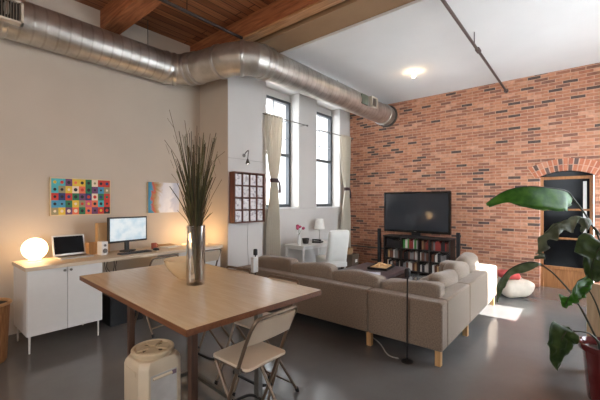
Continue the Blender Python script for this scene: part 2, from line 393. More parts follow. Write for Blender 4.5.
for k, (bx) in enumerate(((WB[0], WB[1], .9, 3.6), (WR[0], WR[1], ZRS, ZRT))):  # first is an added fill window out of view, second the sun window
    a0, a1, z0, z1 = bx; fr = MB(); f = .05; yy = YR - .2
    if k == 1: f = .025
    fr.box(a0, a0 + f, yy - .04, yy + .04, z0, z1); fr.box(a1 - f, a1, yy - .04, yy + .04, z0, z1); fr.box(a0, a1, yy - .04, yy + .04, z0, z0 + f); fr.box(a0, a1, yy - .04, yy + .04, z1 - f, z1)
    wf = struct(fr.build('window_%d' % (k + 3), M_winframe, None, smooth=0))
    MB().box(a0 + f, a1 - f, yy - .003, yy + .003, z0 + f, z1 - f).build('window_pane', M_pane, wf, smooth=0)
def diffuser_mat():  # translucent sheet added to spread daylight into the room
    m = bpy.data.materials.new('fill_diffuser'); m.use_nodes = True; nt = m.node_tree; N, L = nt.nodes, nt.links; N.clear()
    o = N.new('ShaderNodeOutputMaterial'); mx = N.new('ShaderNodeMixShader'); t_ = N.new('ShaderNodeBsdfTranslucent'); g_ = N.new('ShaderNodeBsdfDiffuse')
    nz = N.new('ShaderNodeTexNoise'); nz.inputs['Scale'].default_value = 60; rp = N.new('ShaderNodeValToRGB'); rp.color_ramp.elements[0].color = (.74, .80, .86, 1); rp.color_ramp.elements[1].color = (.80, .86, .92, 1)
    L.new(nz.outputs[0], rp.inputs[0]); L.new(rp.outputs[0], t_.inputs[0]); L.new(rp.outputs[0], g_.inputs[0]); mx.inputs[0].default_value = .85
    L.new(g_.outputs[0], mx.inputs[1]); L.new(t_.outputs[0], mx.inputs[2]); L.new(mx.outputs[0], o.inputs[0])
    return m
M_diffuser = diffuser_mat()
for k, (a0, a1, z0, z1) in enumerate((WD, WE)):  # added windows and diffusing sheets, out of view, for soft fill
    fr = MB(); f = .05; yy = YR - .2
    fr.box(a0, a0 + f, yy - .04, yy + .04, z0, z1); fr.box(a1 - f, a1, yy - .04, yy + .04, z0, z1); fr.box(a0, a1, yy - .04, yy + .04, z0, z0 + f); fr.box(a0, a1, yy - .04, yy + .04, z1 - f, z1)
    wf = struct(fr.build('window_%d' % (k + 6), M_winframe, None, smooth=0))
    MB().box(a0 + f, a1 - f, yy - .003, yy + .003, z0 + f, z1 - f).build('window_pane', M_pane, wf, smooth=0)
    MB()._add([(a0 + .01, YR - .08, z0 + .03), (a1 - .01, YR - .08, z0 + .03), (a1 - .01, YR - .08, z1 - .01), (a0 + .01, YR - .08, z1 - .01)], [(0, 1, 2, 3)]).build('fill_diffuser', M_diffuser, wf, smooth=0)
fr = MB(); xx = XL - .2  # rear window added behind the camera for fill
for yy in (.2, 1.34): fr.box(xx - .04, xx + .04, yy, yy + .06, 1.0, 3.4)
for zz in (1.0, 2.2, 3.34): fr.box(xx - .035, xx + .035, .2, 1.4, zz, zz + .06)
wf = struct(fr.build('window_5', M_winframe, None, smooth=0)); MB().box(xx - .003, xx + .003, .26, 1.34, 1.06, 3.34).build('window_pane', M_pane, wf, smooth=0)
# ceilings and beams
struct(B('ceiling', M_plank, None, XL - .3, 3.9, YR - .3, YL + .3, ZP, ZP + .15))
c = MB(); c.box(4.0, 4.42, YR - .3, YL, ZC - .025, ZP + .1); c.box(4.42, XB, YR - .3, YL, ZC, ZP + .1)
struct(c.build('ceiling_plaster', M_ceil, None, smooth=0, bevel=.006))
struct(B('beam_tan', M_tan, None, 3.56, 4.0, YR, YL - .0, ZC + .01, ZP))
bw = MB(); bw.box(3.32, 3.50, YR, YL, 4.06, ZP)
bw = bw.build('beam_timber', M_beam, None, smooth=0, bevel=.006); struct(bw)
B('beam_ledge', M_ledge, bw, 3.335, 3.50, YR, 4.5, 4.035, 4.06)
struct(MB().box(1.88, 2.13, YR, YL, 4.06, ZP).build('beam_joist', M_beam, None, smooth=0, bevel=.006))
struct(MB().box(-.2, .05, YR, YL, 4.06, ZP).build('beam_joist_rear', M_beam, None, smooth=0, bevel=.006))
# door in the brick arch
dr = MB(); x0, x1 = XB + .08, XB + .15
f = .05
dr.box(x0, x1, DY0 + .01, DY0 + .01 + f, 0, DZ); dr.box(x0, x1, DY1 - .01 - f, DY1 - .01, 0, DZ); dr.box(x0, x1, DY0 + .06, DY1 - .06, DZ - .055, DZ)
for zz in (1.46, .93): dr.box(x0 + .01, x1, DY0 + .06, DY1 - .06, zz - .017, zz + .017)
dr.box(x0 + .005, x1, DY0 + .06, DY1 - .06, .35, .41)
M_door = wood('door_wood', rgb(150, 98, 56), rgb(184, 128, 80), 'Z', .45)
do = struct(dr.build('door_1', M_door, None, smooth=0, bevel=.004))
B('kick_panel', M_door, do, x0 + .025, x1, DY0 + .06, DY1 - .06, .0, .35)
M_darkglass = mat('dark_glass', rgb(16, 17, 19), .1, var=.1); M_darkglass.node_tree.nodes['Principled BSDF'].inputs['Specular IOR Level'].default_value = .12
B('door_pane', M_darkglass, do, x0 + .03, x1 - .01, DY0 + .06, DY1 - .06, .41, DZ - .055)
B('door_strip', M_trim, do, x0 + .02, x0 + .03, DY0 + .10, DY0 + .15, .95, 1.97)
B('arch_gap_infill', M_darkglass, do, x0 + .04, x1 + .02, DY0 - .02, DY1 + .02, DZ, DZ + .13)  # dark sheet for the shaded gap between door frame and arch

# ------------------------------------------------------------------ ducts
D1, D2 = duct_mat('duct_spiral', 2.6, 'X'), duct_mat('duct_plain', 0)
M_ring = mat('duct_ring', rgb(196, 194, 190), .3, .9, var=.05)
DR, DZc, YA, YB_ = .235, 3.71, 5.05, 3.74
du = thing('ventilation_duct', 'round galvanised ventilation duct running under the ceiling and bending around the column', 'duct', (2.9, 4.4, DZc))
def loc(p): return Vector(p) - Vector((2.9, 4.4, DZc))
MB().tube([loc((XL + .05, YA, DZc)), loc((2.72, YA, DZc))], DR, 40).build('duct_section', D1, du)
path = [(2.72, YA), (2.86, YA - .03), (2.98, YA - .14), (3.06, YA - .32), (3.13, YB_ + .60), (3.19, YB_ + .32), (3.28, YB_ + .12), (3.42, YB_ + .01), (3.56, YB_)]
for i in range(len(path) - 1):
    pass
MB().tube([loc((x, y, DZc)) for x, y in path], DR * 1.0, 40).build('elbow', D2, du, smooth=11)
MB().tube([loc((3.56, YB_, DZc)), loc((XB - .005, YB_, DZc))], DR * .97, 40).build('duct_section', D1, du)
def ring(c, d, r=DR, wdt=.05):
    c, d = Vector(c), Vector(d).normalized()
    MB().tube([c - d * wdt / 2, c - d * wdt * .3, c + d * wdt * .3, c + d * wdt / 2], [r + .004, r + .016, r + .016, r + .004], 40).build('flange_ring', M_ring, du)
for (x, y, dx, dy) in ((.78, YA, 1, 0), (2.72, YA, 1, 0), (2.86, YA - .03, .8, -.4), (3.02, YA - .23, .35, -1), (3.07, YA - .36, .25, -1), (3.16, YB_ + .46, .2, -1), (3.28, YB_ + .12, .7, -.6), (3.54, YB_, 1, 0), (3.66, YB_, 1, 0), (7.55, YB_, 1, 0)):
    ring(loc((x, y, DZc)), (dx, dy, 0), wdt=.06 if x < 7 else .03)
MB().tube([loc((XB - .03, YB_, DZc)), loc((XB - .002, YB_, DZc))], DR + .035, 40).build('wall_collar', mat('dark_collar', rgb(96, 90, 84), .5, .7), du)
def grille(c, wx, hz, ang, nslat, vertical):
    g = MB(); fw = .022
    Mx = Matrix.Translation(loc(c)) @ Matrix.Rotation(ang, 4, 'X')
    for (a0, a1, b0, b1) in ((-wx / 2, wx / 2, hz / 2 - fw, hz / 2), (-wx / 2, wx / 2, -hz / 2, -hz / 2 + fw), (-wx / 2, -wx / 2 + fw, -hz / 2, hz / 2), (wx / 2 - fw, wx / 2, -hz / 2, hz / 2)):
        g.box(a0, a1, -.05, .14, b0, b1, 0, Mx)
    fr = g.build('vent_frame', mat('vent_paint', rgb(206, 196, 180), .5), du)
    k = MB(); k.box(-wx / 2 + fw, wx / 2 - fw, -.005, .13, -hz / 2 + fw, hz / 2 - fw, 0, Mx); k.build('vent_backing', M_black, fr)
    s = MB()
    for i in range(nslat):
        t_ = (i + .5) / nslat
        if vertical: q = -wx / 2 + fw + t_ * (wx - 2 * fw); s.box(q - .004, q + .004, -.035, -.005, -hz / 2 + fw, hz / 2 - fw, 0, Mx)
        else: q = -hz / 2 + fw + t_ * (hz - 2 * fw); s.box(-wx / 2 + fw, wx / 2 - fw, -.035, -.005, q - .004, q + .004, 0, Mx)
    s.build('vent_slats', mat('vent_slat', rgb(120, 112, 102), .5), fr)
grille((.70, YA - .235, DZc - .02), .44, .25, .0, 16, True)
grille((6.62, YB_ - .235, DZc + .03), .26, .22, .0, 7, False)
g = MB(); g.box(-.12, .12, -.02, .1, -.10, .10, 0, Matrix.Translation(loc((6.28, YB_ - .222, DZc + .02)))); g.build('access_patch', mat('patch_green', rgb(104, 112, 98), .6), du)
for (x, y) in ((2.45, YA), (5.6, YB_), (-.6, YA)):
    MB().tube([loc((x, y, DZc + DR - .01)), loc((x, y, (ZP if x < 3.9 else ZC) + .0))], .006, 8).build('hanger_rod', M_steel, du)
# ceiling pipes
pp = thing('sprinkler_pipe', 'thin dark sprinkler pipe crossing the white ceiling to the brick wall', 'pipe', (4.1, 1.2, 3.82))
MB().tube([(-.35, 0, 0), (3.698, 0, -.02)], .019, 12).build('pipe', mat('pipe_paint', rgb(92, 76, 70), .5, .3), pp)
MB().tube([(1.33, 0, -.002), (1.43, 0, -.004)], .032, 12).build('coupling', MATS['pipe_paint'], pp)
MB().tube([(1.16, 0, .0), (1.16, 0, ZC - 3.82)], .007, 8).build('hanger_rod', MATS['pipe_paint'], pp)
MB().tube([(3.66, 0, -.02), (3.698, 0, -.02)], .04, 16).build('wall_flange', MATS['pipe_paint'], pp)
cd = thing('conduit_pipe', 'dark conduit crossing below the wood plank ceiling', 'pipe', (1.0, 3.0, 4.0))
MB().tube([(-1.5, 0.9, .03), (2.31, .9, .03)], .022, 10).build('pipe', mat('conduit_dark', rgb(58, 46, 42), .5, .4), cd)
for x in (-.4, 1.4): MB().tube([(x, .9, .04), (x, .9, ZP - 4.0)], .006, 8).build('hanger_rod', MATS['conduit_dark'], cd)
# ceiling bulb
lb = thing('ceiling_lamp', 'lit round bulb in a small holder on the white ceiling', 'lamp', (6.14, 2.42, ZC))
MB().lathe([(0, 0), (.06, 0), (.062, -.015), (.035, -.03), (.03, -.04), (0, -.04)], n=24).build('lamp_holder', M_white, lb)
MB().lathe([(0, -.04), (.02, -.042), (.03, -.06), (.034, -.08), (.028, -.105), (0, -.115)], n=20).build('bulb', emit('bulb_glow', (1, .72, .42, 1), 60), lb)

# ------------------------------------------------------------------ long desk along the left wall
dk = tag(MB().box(.86, 3.34, 4.40, 5.04, .88, .92).build('desk_worktop', wood('desk_top_wood', rgb(206, 186, 160), rgb(220, 202, 178), 'X', .45), None, smooth=0, bevel=.004), 'long pale wood desk top spanning two white cabinets by the wall', 'desk')
def cabinet(x, label):
    c = thing('white_cabinet', label, 'cabinet', (x, 4.43, 0), group='white cabinets under the desk top')
    wd, dp, z0, z1 = .72, .62, .19, .88
    m = MB(); m.box(0, .018, .02, dp, z0, z1); m.box(wd - .018, wd, .02, dp, z0, z1); m.box(.018, wd - .018, .02, dp, z0, z0 + .018); m.box(.018, wd - .018, .02, dp, z1 - .018, z1); m.box(.018, wd - .018, dp - .01, dp, z0, z1)
    m.build('body', M_white, c, smooth=0)
    for k in range(2):
        xa = .003 + k * wd / 2; xb = xa + wd / 2 - .006
        d = MB().box(xa, xb, 0, .019, z0 + .002, z1 - .004).build('door', M_white, c, smooth=0, bevel=.002)
        kx = wd / 2 + (-.03 if k == 0 else .03)
        MB().lathe([(0, -.002), (.006, 0), (.006, .012), (.014, .018), (.014, .024), (0, .026)], c=(kx, 0, .845), n=16, M=Matrix.Rotation(PI / 2, 4, 'X')).build('knob', M_steel, d)
    for lx, ly in ((.03, .05), (wd - .03, .05), (.03, dp - .05), (wd - .03, dp - .05)):
        MB().tube([(lx, ly, 0), (lx, ly, z0)], [.008, .011], 14).build('leg', M_whitemetal, c)
    return c
cabinet(.88, 'white two-door cabinet under the left end of the desk, beside the glowing globe lamp')
cabinet(2.60, 'white two-door cabinet under the right end of the desk, behind the dining table')

def globe(name, label, p, r, st):
    g = thing(name, label, 'lamp', p)
    pr = [(0, .012)] + [(r * math.sin(a_), .012 + r - r * math.cos(a_)) for a_ in [PI * i / 20 for i in range(1, 20)]] + [(0, .012 + 2 * r)]
    MB().lathe(pr, n=32).build('glass_globe', emit(name + '_glow', (1, .66, .34, 1), st), g)
    MB().lathe([(0, 0), (r * .55, 0), (r * .55, .012), (r * .4, .02), (0, .02)], n=24).build('base', M_white, g)
    return g
globe('globe_lamp', 'glowing white globe lamp on the left end of the desk', (1.045, 4.90, .92), .125, 7)
globe('small_globe_lamp', 'small glowing lamp on the right end of the desk, behind the vase', (3.14, 4.93, .92), .085, 22)

# laptop
lp = thing('laptop', 'open silver laptop with a dark screen beside the globe lamp', 'laptop', (1.42, 4.84, .92), .05)
M_alu = mat('aluminium', rgb(205, 203, 200), .35, .5, var=.02)
MB().box(-.18, .18, -.13, .11, 0, .016).build('base', M_alu, lp, smooth=0, bevel=.005)
MB().box(-.165, .165, -.02, .09, .016, .018).build('keyboard', mat('laptop_keys', rgb(80, 80, 82), .6), lp, smooth=0)
Ml = Matrix.Translation((0, .11, .016)) @ Matrix.Rotation(-.25, 4, 'X')
li = MB().box(-.18, .18, 0, .009, 0, .255, 0, Ml).build('lid', M_alu, lp, smooth=0, bevel=.004)
MB().box(-.162, .162, -.002, .0, .022, .238, 0, Ml).build('screen', M_screen_off, li, smooth=0)
# monitor
mo = thing('computer_monitor', 'black-framed computer monitor with a bright white screen on the desk', 'monitor', (2.08, 4.87, .92), .12)
MB().prism([(.11 * math.cos(2 * PI * i / 28), .08 * math.sin(2 * PI * i / 28)) for i in range(28)], 0, .014).build('base', M_black, mo)
MB().box(-.03, .03, .01, .035, .01, .30).build('stand', M_black, mo, smooth=0, bevel=.004)
MB().box(-.275, .275, -.025, .02, .13, .475).build('bezel', M_black, mo, smooth=0, bevel=.006)
def screen_mat():
    m, nt, p = base_mat('monitor_screen'); N, L = nt.nodes, nt.links
    tc = N.new('ShaderNodeTexCoord'); nz = N.new('ShaderNodeTexNoise'); nz.inputs['Scale'].default_value = 9; L.new(tc.outputs['Object'], nz.inputs['Vector'])
    rp = N.new('ShaderNodeValToRGB'); rp.color_ramp.elements[0].color = rgb(206, 228, 240); rp.color_ramp.elements[1].color = rgb(244, 250, 250); rp.color_ramp.elements[0].position = .4; rp.color_ramp.elements[1].position = .6
    L.new(nz.outputs[0], rp.inputs[0]); L.new(rp.outputs[0], p.inputs['Emission Color']); p.inputs['Emission Strength'].default_value = .5; p.inputs['Base Color'].default_value = (.05, .05, .05, 1)
    p.inputs['Roughness'].default_value = .3
    return m
MB().box(-.255, .255, -.027, -.024, .155, .455).build('screen', screen_mat(), mo, smooth=0)
# small desk things
kb = thing('keyboard', 'black keyboard lying on the desk in front of the monitor', 'keyboard', (2.06, 4.60, .92), .08)
MB().box(-.21, .21, -.06, .06, 0, .014).build('case', M_black, kb, smooth=0, bevel=.004)
k = MB()
for i in range(14):
    for j in range(4): k.box(-.2 + i * .0286, -.2 + i * .0286 + .024, -.05 + j * .026, -.05 + j * .026 + .021, .014, .02)
k.build('keys', mat('key_caps', rgb(44, 44, 46), .5), kb, smooth=0)
ms = tag(MB().pillow((0, 0, .017), (.06, .10, .034), .016, .004, 6).build('computer_mouse', M_black, None, loc=(2.36, 4.62, .92)), 'small black mouse right of the keyboard', 'mouse')
bx = thing('wooden_box', 'small open wooden box standing right of the laptop', 'box', (1.655, 4.95, .92), .1)
m = MB(); m.box(-.06, .06, -.06, .06, 0, .008); m.box(-.06, -.052, -.06, .06, .008, .15); m.box(.052, .06, -.06, .06, .008, .15); m.box(-.052, .052, -.06, -.052, .008, .15); m.box(-.052, .052, .052, .06, .008, .15)
m.build('box_body', wood('box_wood', rgb(176, 130, 84), rgb(200, 156, 108), 'Z'), bx, smooth=0)
pb = thing('paper_bag', 'tall brown paper bag behind the white speaker, left of the monitor', 'bag', (1.80, 4.98, .92))
m = MB(); n_ = 4
v = [(-.075, -.045, 0), (.075, -.045, 0), (.075, .045, 0), (-.075, .045, 0), (-.078, -.047, .40), (.078, -.045, .405), (.076, .046, .40), (-.077, .045, .396), (-.07, -.038, .398), (.07, -.038, .40), (.07, .038, .398), (-.07, .038, .394), (-.07, -.038, .02), (.07, -.038, .02), (.07, .038, .02), (-.07, .038, .02)]
m._add(v, [(3, 2, 1, 0), (0, 1, 5, 4), (1, 2, 6, 5), (2, 3, 7, 6), (3, 0, 4, 7), (4, 5, 9, 8), (5, 6, 10, 9), (6, 7, 11, 10), (7, 4, 8, 11), (8, 9, 13, 12), (9, 10, 14, 13), (10, 11, 15, 14), (11, 8, 12, 15), (12, 13, 14, 15)])
m.build('bag_body', M_kraft, pb, smooth=0)
sp = thing('desk_speaker', 'small white computer speaker left of the monitor', 'speaker', (1.72, 4.76, .92), .2)
MB().box(-.042, .042, -.05, .05, 0, .175).build('case', M_white, sp, smooth=0, bevel=.008)
for zz, r in ((.055, .03), (.125, .016)): MB().lathe([(0, 0), (r, 0), (r, .006), (r * .7, .003), (0, .001)], c=(0, -.05, zz), n=20, M=Matrix.Rotation(PI / 2, 4, 'X')).build('cone', mat('cone_grey', rgb(120, 118, 116), .6), sp)
cu = thing('red_mug', 'small reddish mug right of the monitor', 'mug', (2.42, 4.80, .92))
MB().lathe([(0, 0), (.032, 0), (.036, .01), (.037, .085), (.033, .085), (.031, .012), (0, .01)], n=24).build('mug_body', mat('mug_red', rgb(166, 84, 66), .35), cu)
MB().tube([Vector((.035, 0, .045)) + Vector((.026 * math.sin(a_), 0, -.026 * math.cos(a_))) for a_ in [PI * i / 8 for i in range(9)]], .005, 8).build('handle', MATS['mug_red'], cu)
for i, (x, y, rz, col, lab) in enumerate(((2.68, 4.82, .3, M_paper, 'sheet stack of white papers on the desk right of the monitor'), (2.66, 4.98, -.2, M_kraft, 'tan envelope on the desk behind the white papers'))):
    o = MB().box(-.14, .14, -.10, .10, 0, .012 + .01 * i).build(('paper_stack', 'envelope')[i], col, None, smooth=0); o.location = (x, y, .92); o.rotation_euler = (0, 0, rz); tag(o, lab, ('paper', 'envelope')[i])
# bins and cables under the desk
sb = thing('storage_bin', 'black storage bin with papers on top under the desk', 'bin', (1.98, 4.86, 0))
m = MB(); m.prism([(-.2, -.2), (.2, -.2), (.2, .2), (-.2, .2)], 0, .02)
for (a0, a1, b0, b1) in ((-.21, -.195, -.21, .21), (.195, .21, -.21, .21), (-.195, .195, -.21, -.195), (-.195, .195, .195, .21)): m.box(a0, a1, b0, b1, .0, .36)
m.build('bin_body', M_black, sb, smooth=0, bevel=.004); MB().box(-.22, .22, -.22, .22, .36, .385).build('bin_lid', mat('bin_lid', rgb(46, 46, 50), .5), sb, smooth=0, bevel=.006)
o = MB().box(-.15, .15, -.11, .11, 0, .03).build('document_folder', M_paper, None, smooth=0); o.location = (1.97, 4.84, .385); o.rotation_euler = (0, 0, .25); tag(o, 'white document folder lying on the black bin under the desk', 'folder')
cb = MB()
for i in range(4):
    x = 1.85 + i * .06
    cb.tube(smooth_path([(x, 5.06, .87), (x + .02 * (-1) ** i, 5.09, .7), (x + .06 - .03 * i, 5.07, .55 + .04 * i), (x + .02, 5.12, .40), (x - .05, 5.14, .2)]), .0045, 6)
tag(cb.build('cable_bundle', M_black, None), 'dark computer cables hanging below the desk', 'cables')
# waste bin left of the cabinet
wb = thing('waste_bin', 'tan woven waste bin standing left of the white cabinet', 'bin', (.58, 4.55, 0))
MB().lathe([(0, 0), (.15, 0), (.16, .02), (.185, .58), (.175, .58), (.15, .03), (0, .025)], n=28).build('bin_body', wood('bin_wicker', rgb(140, 92, 52), rgb(178, 126, 78), 'Z', .7, 12), wb)
MB().tube([Vector((.185 * math.cos(2 * PI * i / 28), .185 * math.sin(2 * PI * i / 28), .585)) for i in range(28)], .016, 10, closed=True).build('rim', wood('bin_rim', rgb(186, 136, 86), rgb(206, 160, 110), 'X'), wb)
MB().lathe([(.178, .50), (.176, .57), (.12, .52), (.04, .47), (0, .46)], n=24).build('liner', mat('bin_liner', rgb(54, 46, 42), .5), wb)

# ------------------------------------------------------------------ wall art
ac = [rgb(*c_) for c_ in ((42, 44, 50), (222, 190, 70), (202, 64, 54), (74, 150, 186), (230, 120, 86), (46, 120, 84), (230, 214, 190), (110, 70, 110), (80, 180, 190), (150, 144, 110), (206, 96, 120), (50, 60, 110))]
amats = [mat('art_col_%d' % i, c_, .7, var=.05) for i, c_ in enumerate(ac)]
ar = thing('grid_painting', 'canvas with a bright grid of dotted coloured squares above the laptop', 'painting', (1.645, YL, 1.67))
MB().box(-.365, .365, -.035, 0, -.25, .25).build('canvas', mat('canvas_edge', rgb(214, 196, 160), .8), ar, smooth=0)
m = MB(); cw, ch = .704 / 9, .474 / 5
for i in range(9):
    for j in range(5):
        x0_, z0_ = -.352 + i * cw, -.237 + j * ch; c1 = random.randrange(12); c2 = random.choice([0, 0, 0, 2, 6, 11, 1])
        if c2 == c1: c2 = (c1 + 3) % 12
        m.box(x0_, x0_ + cw, -.038, -.036, z0_, z0_ + ch, c1)
        cx_, cz_ = x0_ + cw / 2, z0_ + ch / 2; rr = random.uniform(.012, .022)
        m.prism([(cx_ + rr * math.cos(2 * PI * q / 14), cz_ + rr * 1.1 * math.sin(2 * PI * q / 14)) for q in range(14)], .038, .0395, c2, Matrix.Rotation(PI / 2, 4, 'X'))
m.build('painted_squares', amats, ar, smooth=0)
def abstract_mat():
    m, nt, p = base_mat('abstract_paint'); N, L = nt.nodes, nt.links
    tc = N.new('ShaderNodeTexCoord'); sx = N.new('ShaderNodeSeparateXYZ'); L.new(tc.outputs['Object'], sx.inputs[0])
    nz = N.new('ShaderNodeTexNoise'); nz.inputs['Scale'].default_value = 5; nz.inputs['Detail'].default_value = 5; nz.inputs['Distortion'].default_value = 1.2; L.new(tc.outputs['Object'], nz.inputs['Vector'])
    a1 = N.new('ShaderNodeMath'); a1.operation = 'MULTIPLY_ADD'; a1.inputs[1].default_value = .55; L.new(nz.outputs['Fac'], a1.inputs[0])
    m1 = N.new('ShaderNodeMapRange'); m1.inputs['From Min'].default_value = -.27; m1.inputs['From Max'].default_value = .27; m1.inputs['To Min'].default_value = -.25; m1.inputs['To Max'].default_value = .75
    L.new(sx.outputs['X'], m1.inputs['Value']); L.new(m1.outputs[0], a1.inputs[2])
    rp = N.new('ShaderNodeValToRGB'); cr = rp.color_ramp
    pal = [(0, rgb(60, 130, 170)), (.1, rgb(72, 150, 180)), (.17, rgb(206, 90, 60)), (.24, rgb(168, 140, 96)), (.34, rgb(196, 176, 150)), (.42, rgb(216, 216, 222)), (.7, rgb(232, 232, 234)), (.85, rgb(196, 200, 214))]
    while len(cr.elements) < len(pal): cr.elements.new(.5)
    for e, (q, c_) in zip(cr.elements, pal): e.position = q; e.color = c_
    L.new(a1.outputs[0], rp.inputs[0]); L.new(rp.outputs[0], p.inputs['Base Color']); p.inputs['Roughness'].default_value = .7
    return m
ar2 = thing('abstract_painting', 'abstract canvas, blue and orange left, white right, behind the dried grass', 'painting', (2.825, YL, 1.672))
MB().box(-.265, .265, -.035, 0, -.245, .245).build('canvas', MATS['canvas_edge'], ar2, smooth=0)
MB().box(-.265, .265, -.038, -.0355, -.245, .245).build('painted_face', abstract_mat(), ar2, smooth=0)

# ------------------------------------------------------------------ dining table
tb = thing('dining_table', 'tall tan-topped dining table with brown edge in the foreground', 'table', (1.60, 2.60, 0), -.05)
TX0, TX1, TY0, TY1 = -.55, .575, -1.0, .94
tt = MB().box(TX0, TX1, TY0, TY1, .883, .92).build('tabletop', M_tabletop, tb, smooth=0, bevel=.002)
e = MB(); q = .004
e.box(TX0 - q, TX1 + q, TY0 - q, TY0, .881, .917); e.box(TX0 - q, TX1 + q, TY1, TY1 + q, .881, .917); e.box(TX0 - q, TX0, TY0, TY1, .881, .917); e.box(TX1, TX1 + q, TY0, TY1, .881, .917)
e.build('edge_band', M_edge, tt, smooth=0)
lx = (-.40, .115); ly = (-.80, .15)
for x in lx:
    for y in ly: B('leg', M_tableleg if x < 0 else M_steel, tb, x - .022, x + .022, y - .022, y + .022, .0, .845, .003)
ap = MB()
for y in ly: ap.box(lx[0] - .02, lx[1] + .02, y - .018, y + .018, .845, .883)
for x in lx: ap.box(x - .018, x + .018, ly[0] + .018, ly[1] - .018, .845, .883)
ap.build('apron', M_tableleg, tb, smooth=0)
st = MB(); st.box(lx[0] + .022, lx[1] - .022, ly[1] - .015, ly[1] + .015, .05, .08); st.box(lx[1] - .015, lx[1] + .015, ly[0] + .022, ly[1] - .022, .05, .08)
st.build('stretcher', M_steel, tb, smooth=0)
# bowl, vase, dried grass
bo = thing('bowl', 'deep tan bowl on the dining table behind the vase', 'bowl', (1.67, 2.77, .92))
pr = [(0, 0), (.05, 0), (.055, .008), (.085, .03), (.12, .07), (.15, .115), (.168, .168), (.164, .17), (.144, .118), (.112, .074), (.075, .036), (0, .018)]
MB().lathe(pr, n=40).build('bowl_body', mat('bowl_glaze', rgb(222, 194, 154), .22, var=.05, coat=.4), bo)
va = thing('glass_vase', 'tall clear cylinder vase holding dried grass on the dining table', 'vase', (1.605, 2.475, .92))
def vase_glass():
    m = bpy.data.materials.new('vase_glass'); m.use_nodes = True; nt = m.node_tree; N, L = nt.nodes, nt.links; N.clear()
    o = N.new('ShaderNodeOutputMaterial'); mx = N.new('ShaderNodeMixShader'); t_ = N.new('ShaderNodeBsdfTransparent'); g_ = N.new('ShaderNodeBsdfGlossy'); fr_ = N.new('ShaderNodeLayerWeight')
    fr_.inputs['Blend'].default_value = .68; t_.inputs[0].default_value = (.97, .96, .94, 1); g_.inputs['Roughness'].default_value = .05
    L.new(fr_.outputs['Facing'], mx.inputs[0]); L.new(t_.outputs[0], mx.inputs[1]); L.new(g_.outputs[0], mx.inputs[2]); L.new(mx.outputs[0], o.inputs[0])
    return m
MB().lathe([(.0, 0), (.072, 0), (.076, .006), (.076, .485), (.072, .487), (.069, .482), (.069, .03), (.0, .028)], n=40).build('vase_body', vase_glass(), va)
gr = MB(); rg = random.Random(3)
M_g = [mat('grass_dark', rgb(52, 50, 28), .8, var=.2), mat('grass_olive', rgb(84, 80, 42), .8, var=.2), mat('grass_brown', rgb(80, 62, 40), .8, var=.2)]
for i in range(150):
    a_ = rg.uniform(0, 2 * PI); r0 = .04 * math.sqrt(rg.random()); r1 = .02 + .05 * rg.random(); sp_ = rg.uniform(.03, .26) * rg.uniform(.5, 1); h = rg.uniform(.72, 1.28)
    b0 = Vector((.022 + r0 * .8 * math.cos(a_), -.016 + r0 * .8 * math.sin(a_), .035)); a2 = a_ + rg.uniform(-.6, .6)
    b1 = Vector((r0 * 1.1 * math.cos(a2), r0 * 1.1 * math.sin(a2), .47))
    tp = Vector((sp_ * math.cos(a2), sp_ * math.sin(a2), h))
    mid_ = b1.lerp(tp, .5) - Vector((math.cos(a2), math.sin(a2), 0)) * sp_ * .1
    th = rg.uniform(.0016, .0032)
    gr.tube(smooth_path([b0, b1, mid_, tp], 3), [th * (1.5 - .06 * k_) for k_ in range(10)], 5, rg.randrange(3))
for i in range(70):
    a_ = rg.uniform(0, 2 * PI); sp_ = rg.uniform(.04, .15); h = rg.uniform(.58, .88); th = rg.uniform(.0018, .0034)
    gr.tube(smooth_path([(.022 + .02 * math.cos(a_), -.016 + .02 * math.sin(a_), .2), (.04 * math.cos(a_), .04 * math.sin(a_), .47), (sp_ * math.cos(a_), sp_ * math.sin(a_), h)], 3), [th, th, th, th, th * .9, th * .8, th * .5], 5, rg.randrange(3))
for (dx, dy, h) in ((-.19, .08, 1.42), (-.12, -.03, 1.33), (-.21, .12, 1.18), (.05, .06, 1.33), (.16, -.18, 1.1)):
    gr.tube(smooth_path([(0, 0, .04), (dx * .05, dy * .05, .5), (dx * .45, dy * .45, .95), (dx, dy, h)], 4), .0018, 5, 2)
    for q in range(4):
        t_ = .6 + q * .1; base_ = Vector((dx * t_ ** 1.6, dy * t_ ** 1.6, .04 + (h - .04) * t_)); gr.tube([base_, base_ + Vector((rg.uniform(-.05, .05), rg.uniform(-.05, .05), .07))], .0012, 4, 2)
tag(gr.build('dried_grass', M_g, None, loc=(1.605, 2.475, .92)), 'tall bunch of dark dried grass standing in the glass vase', 'dried plant')

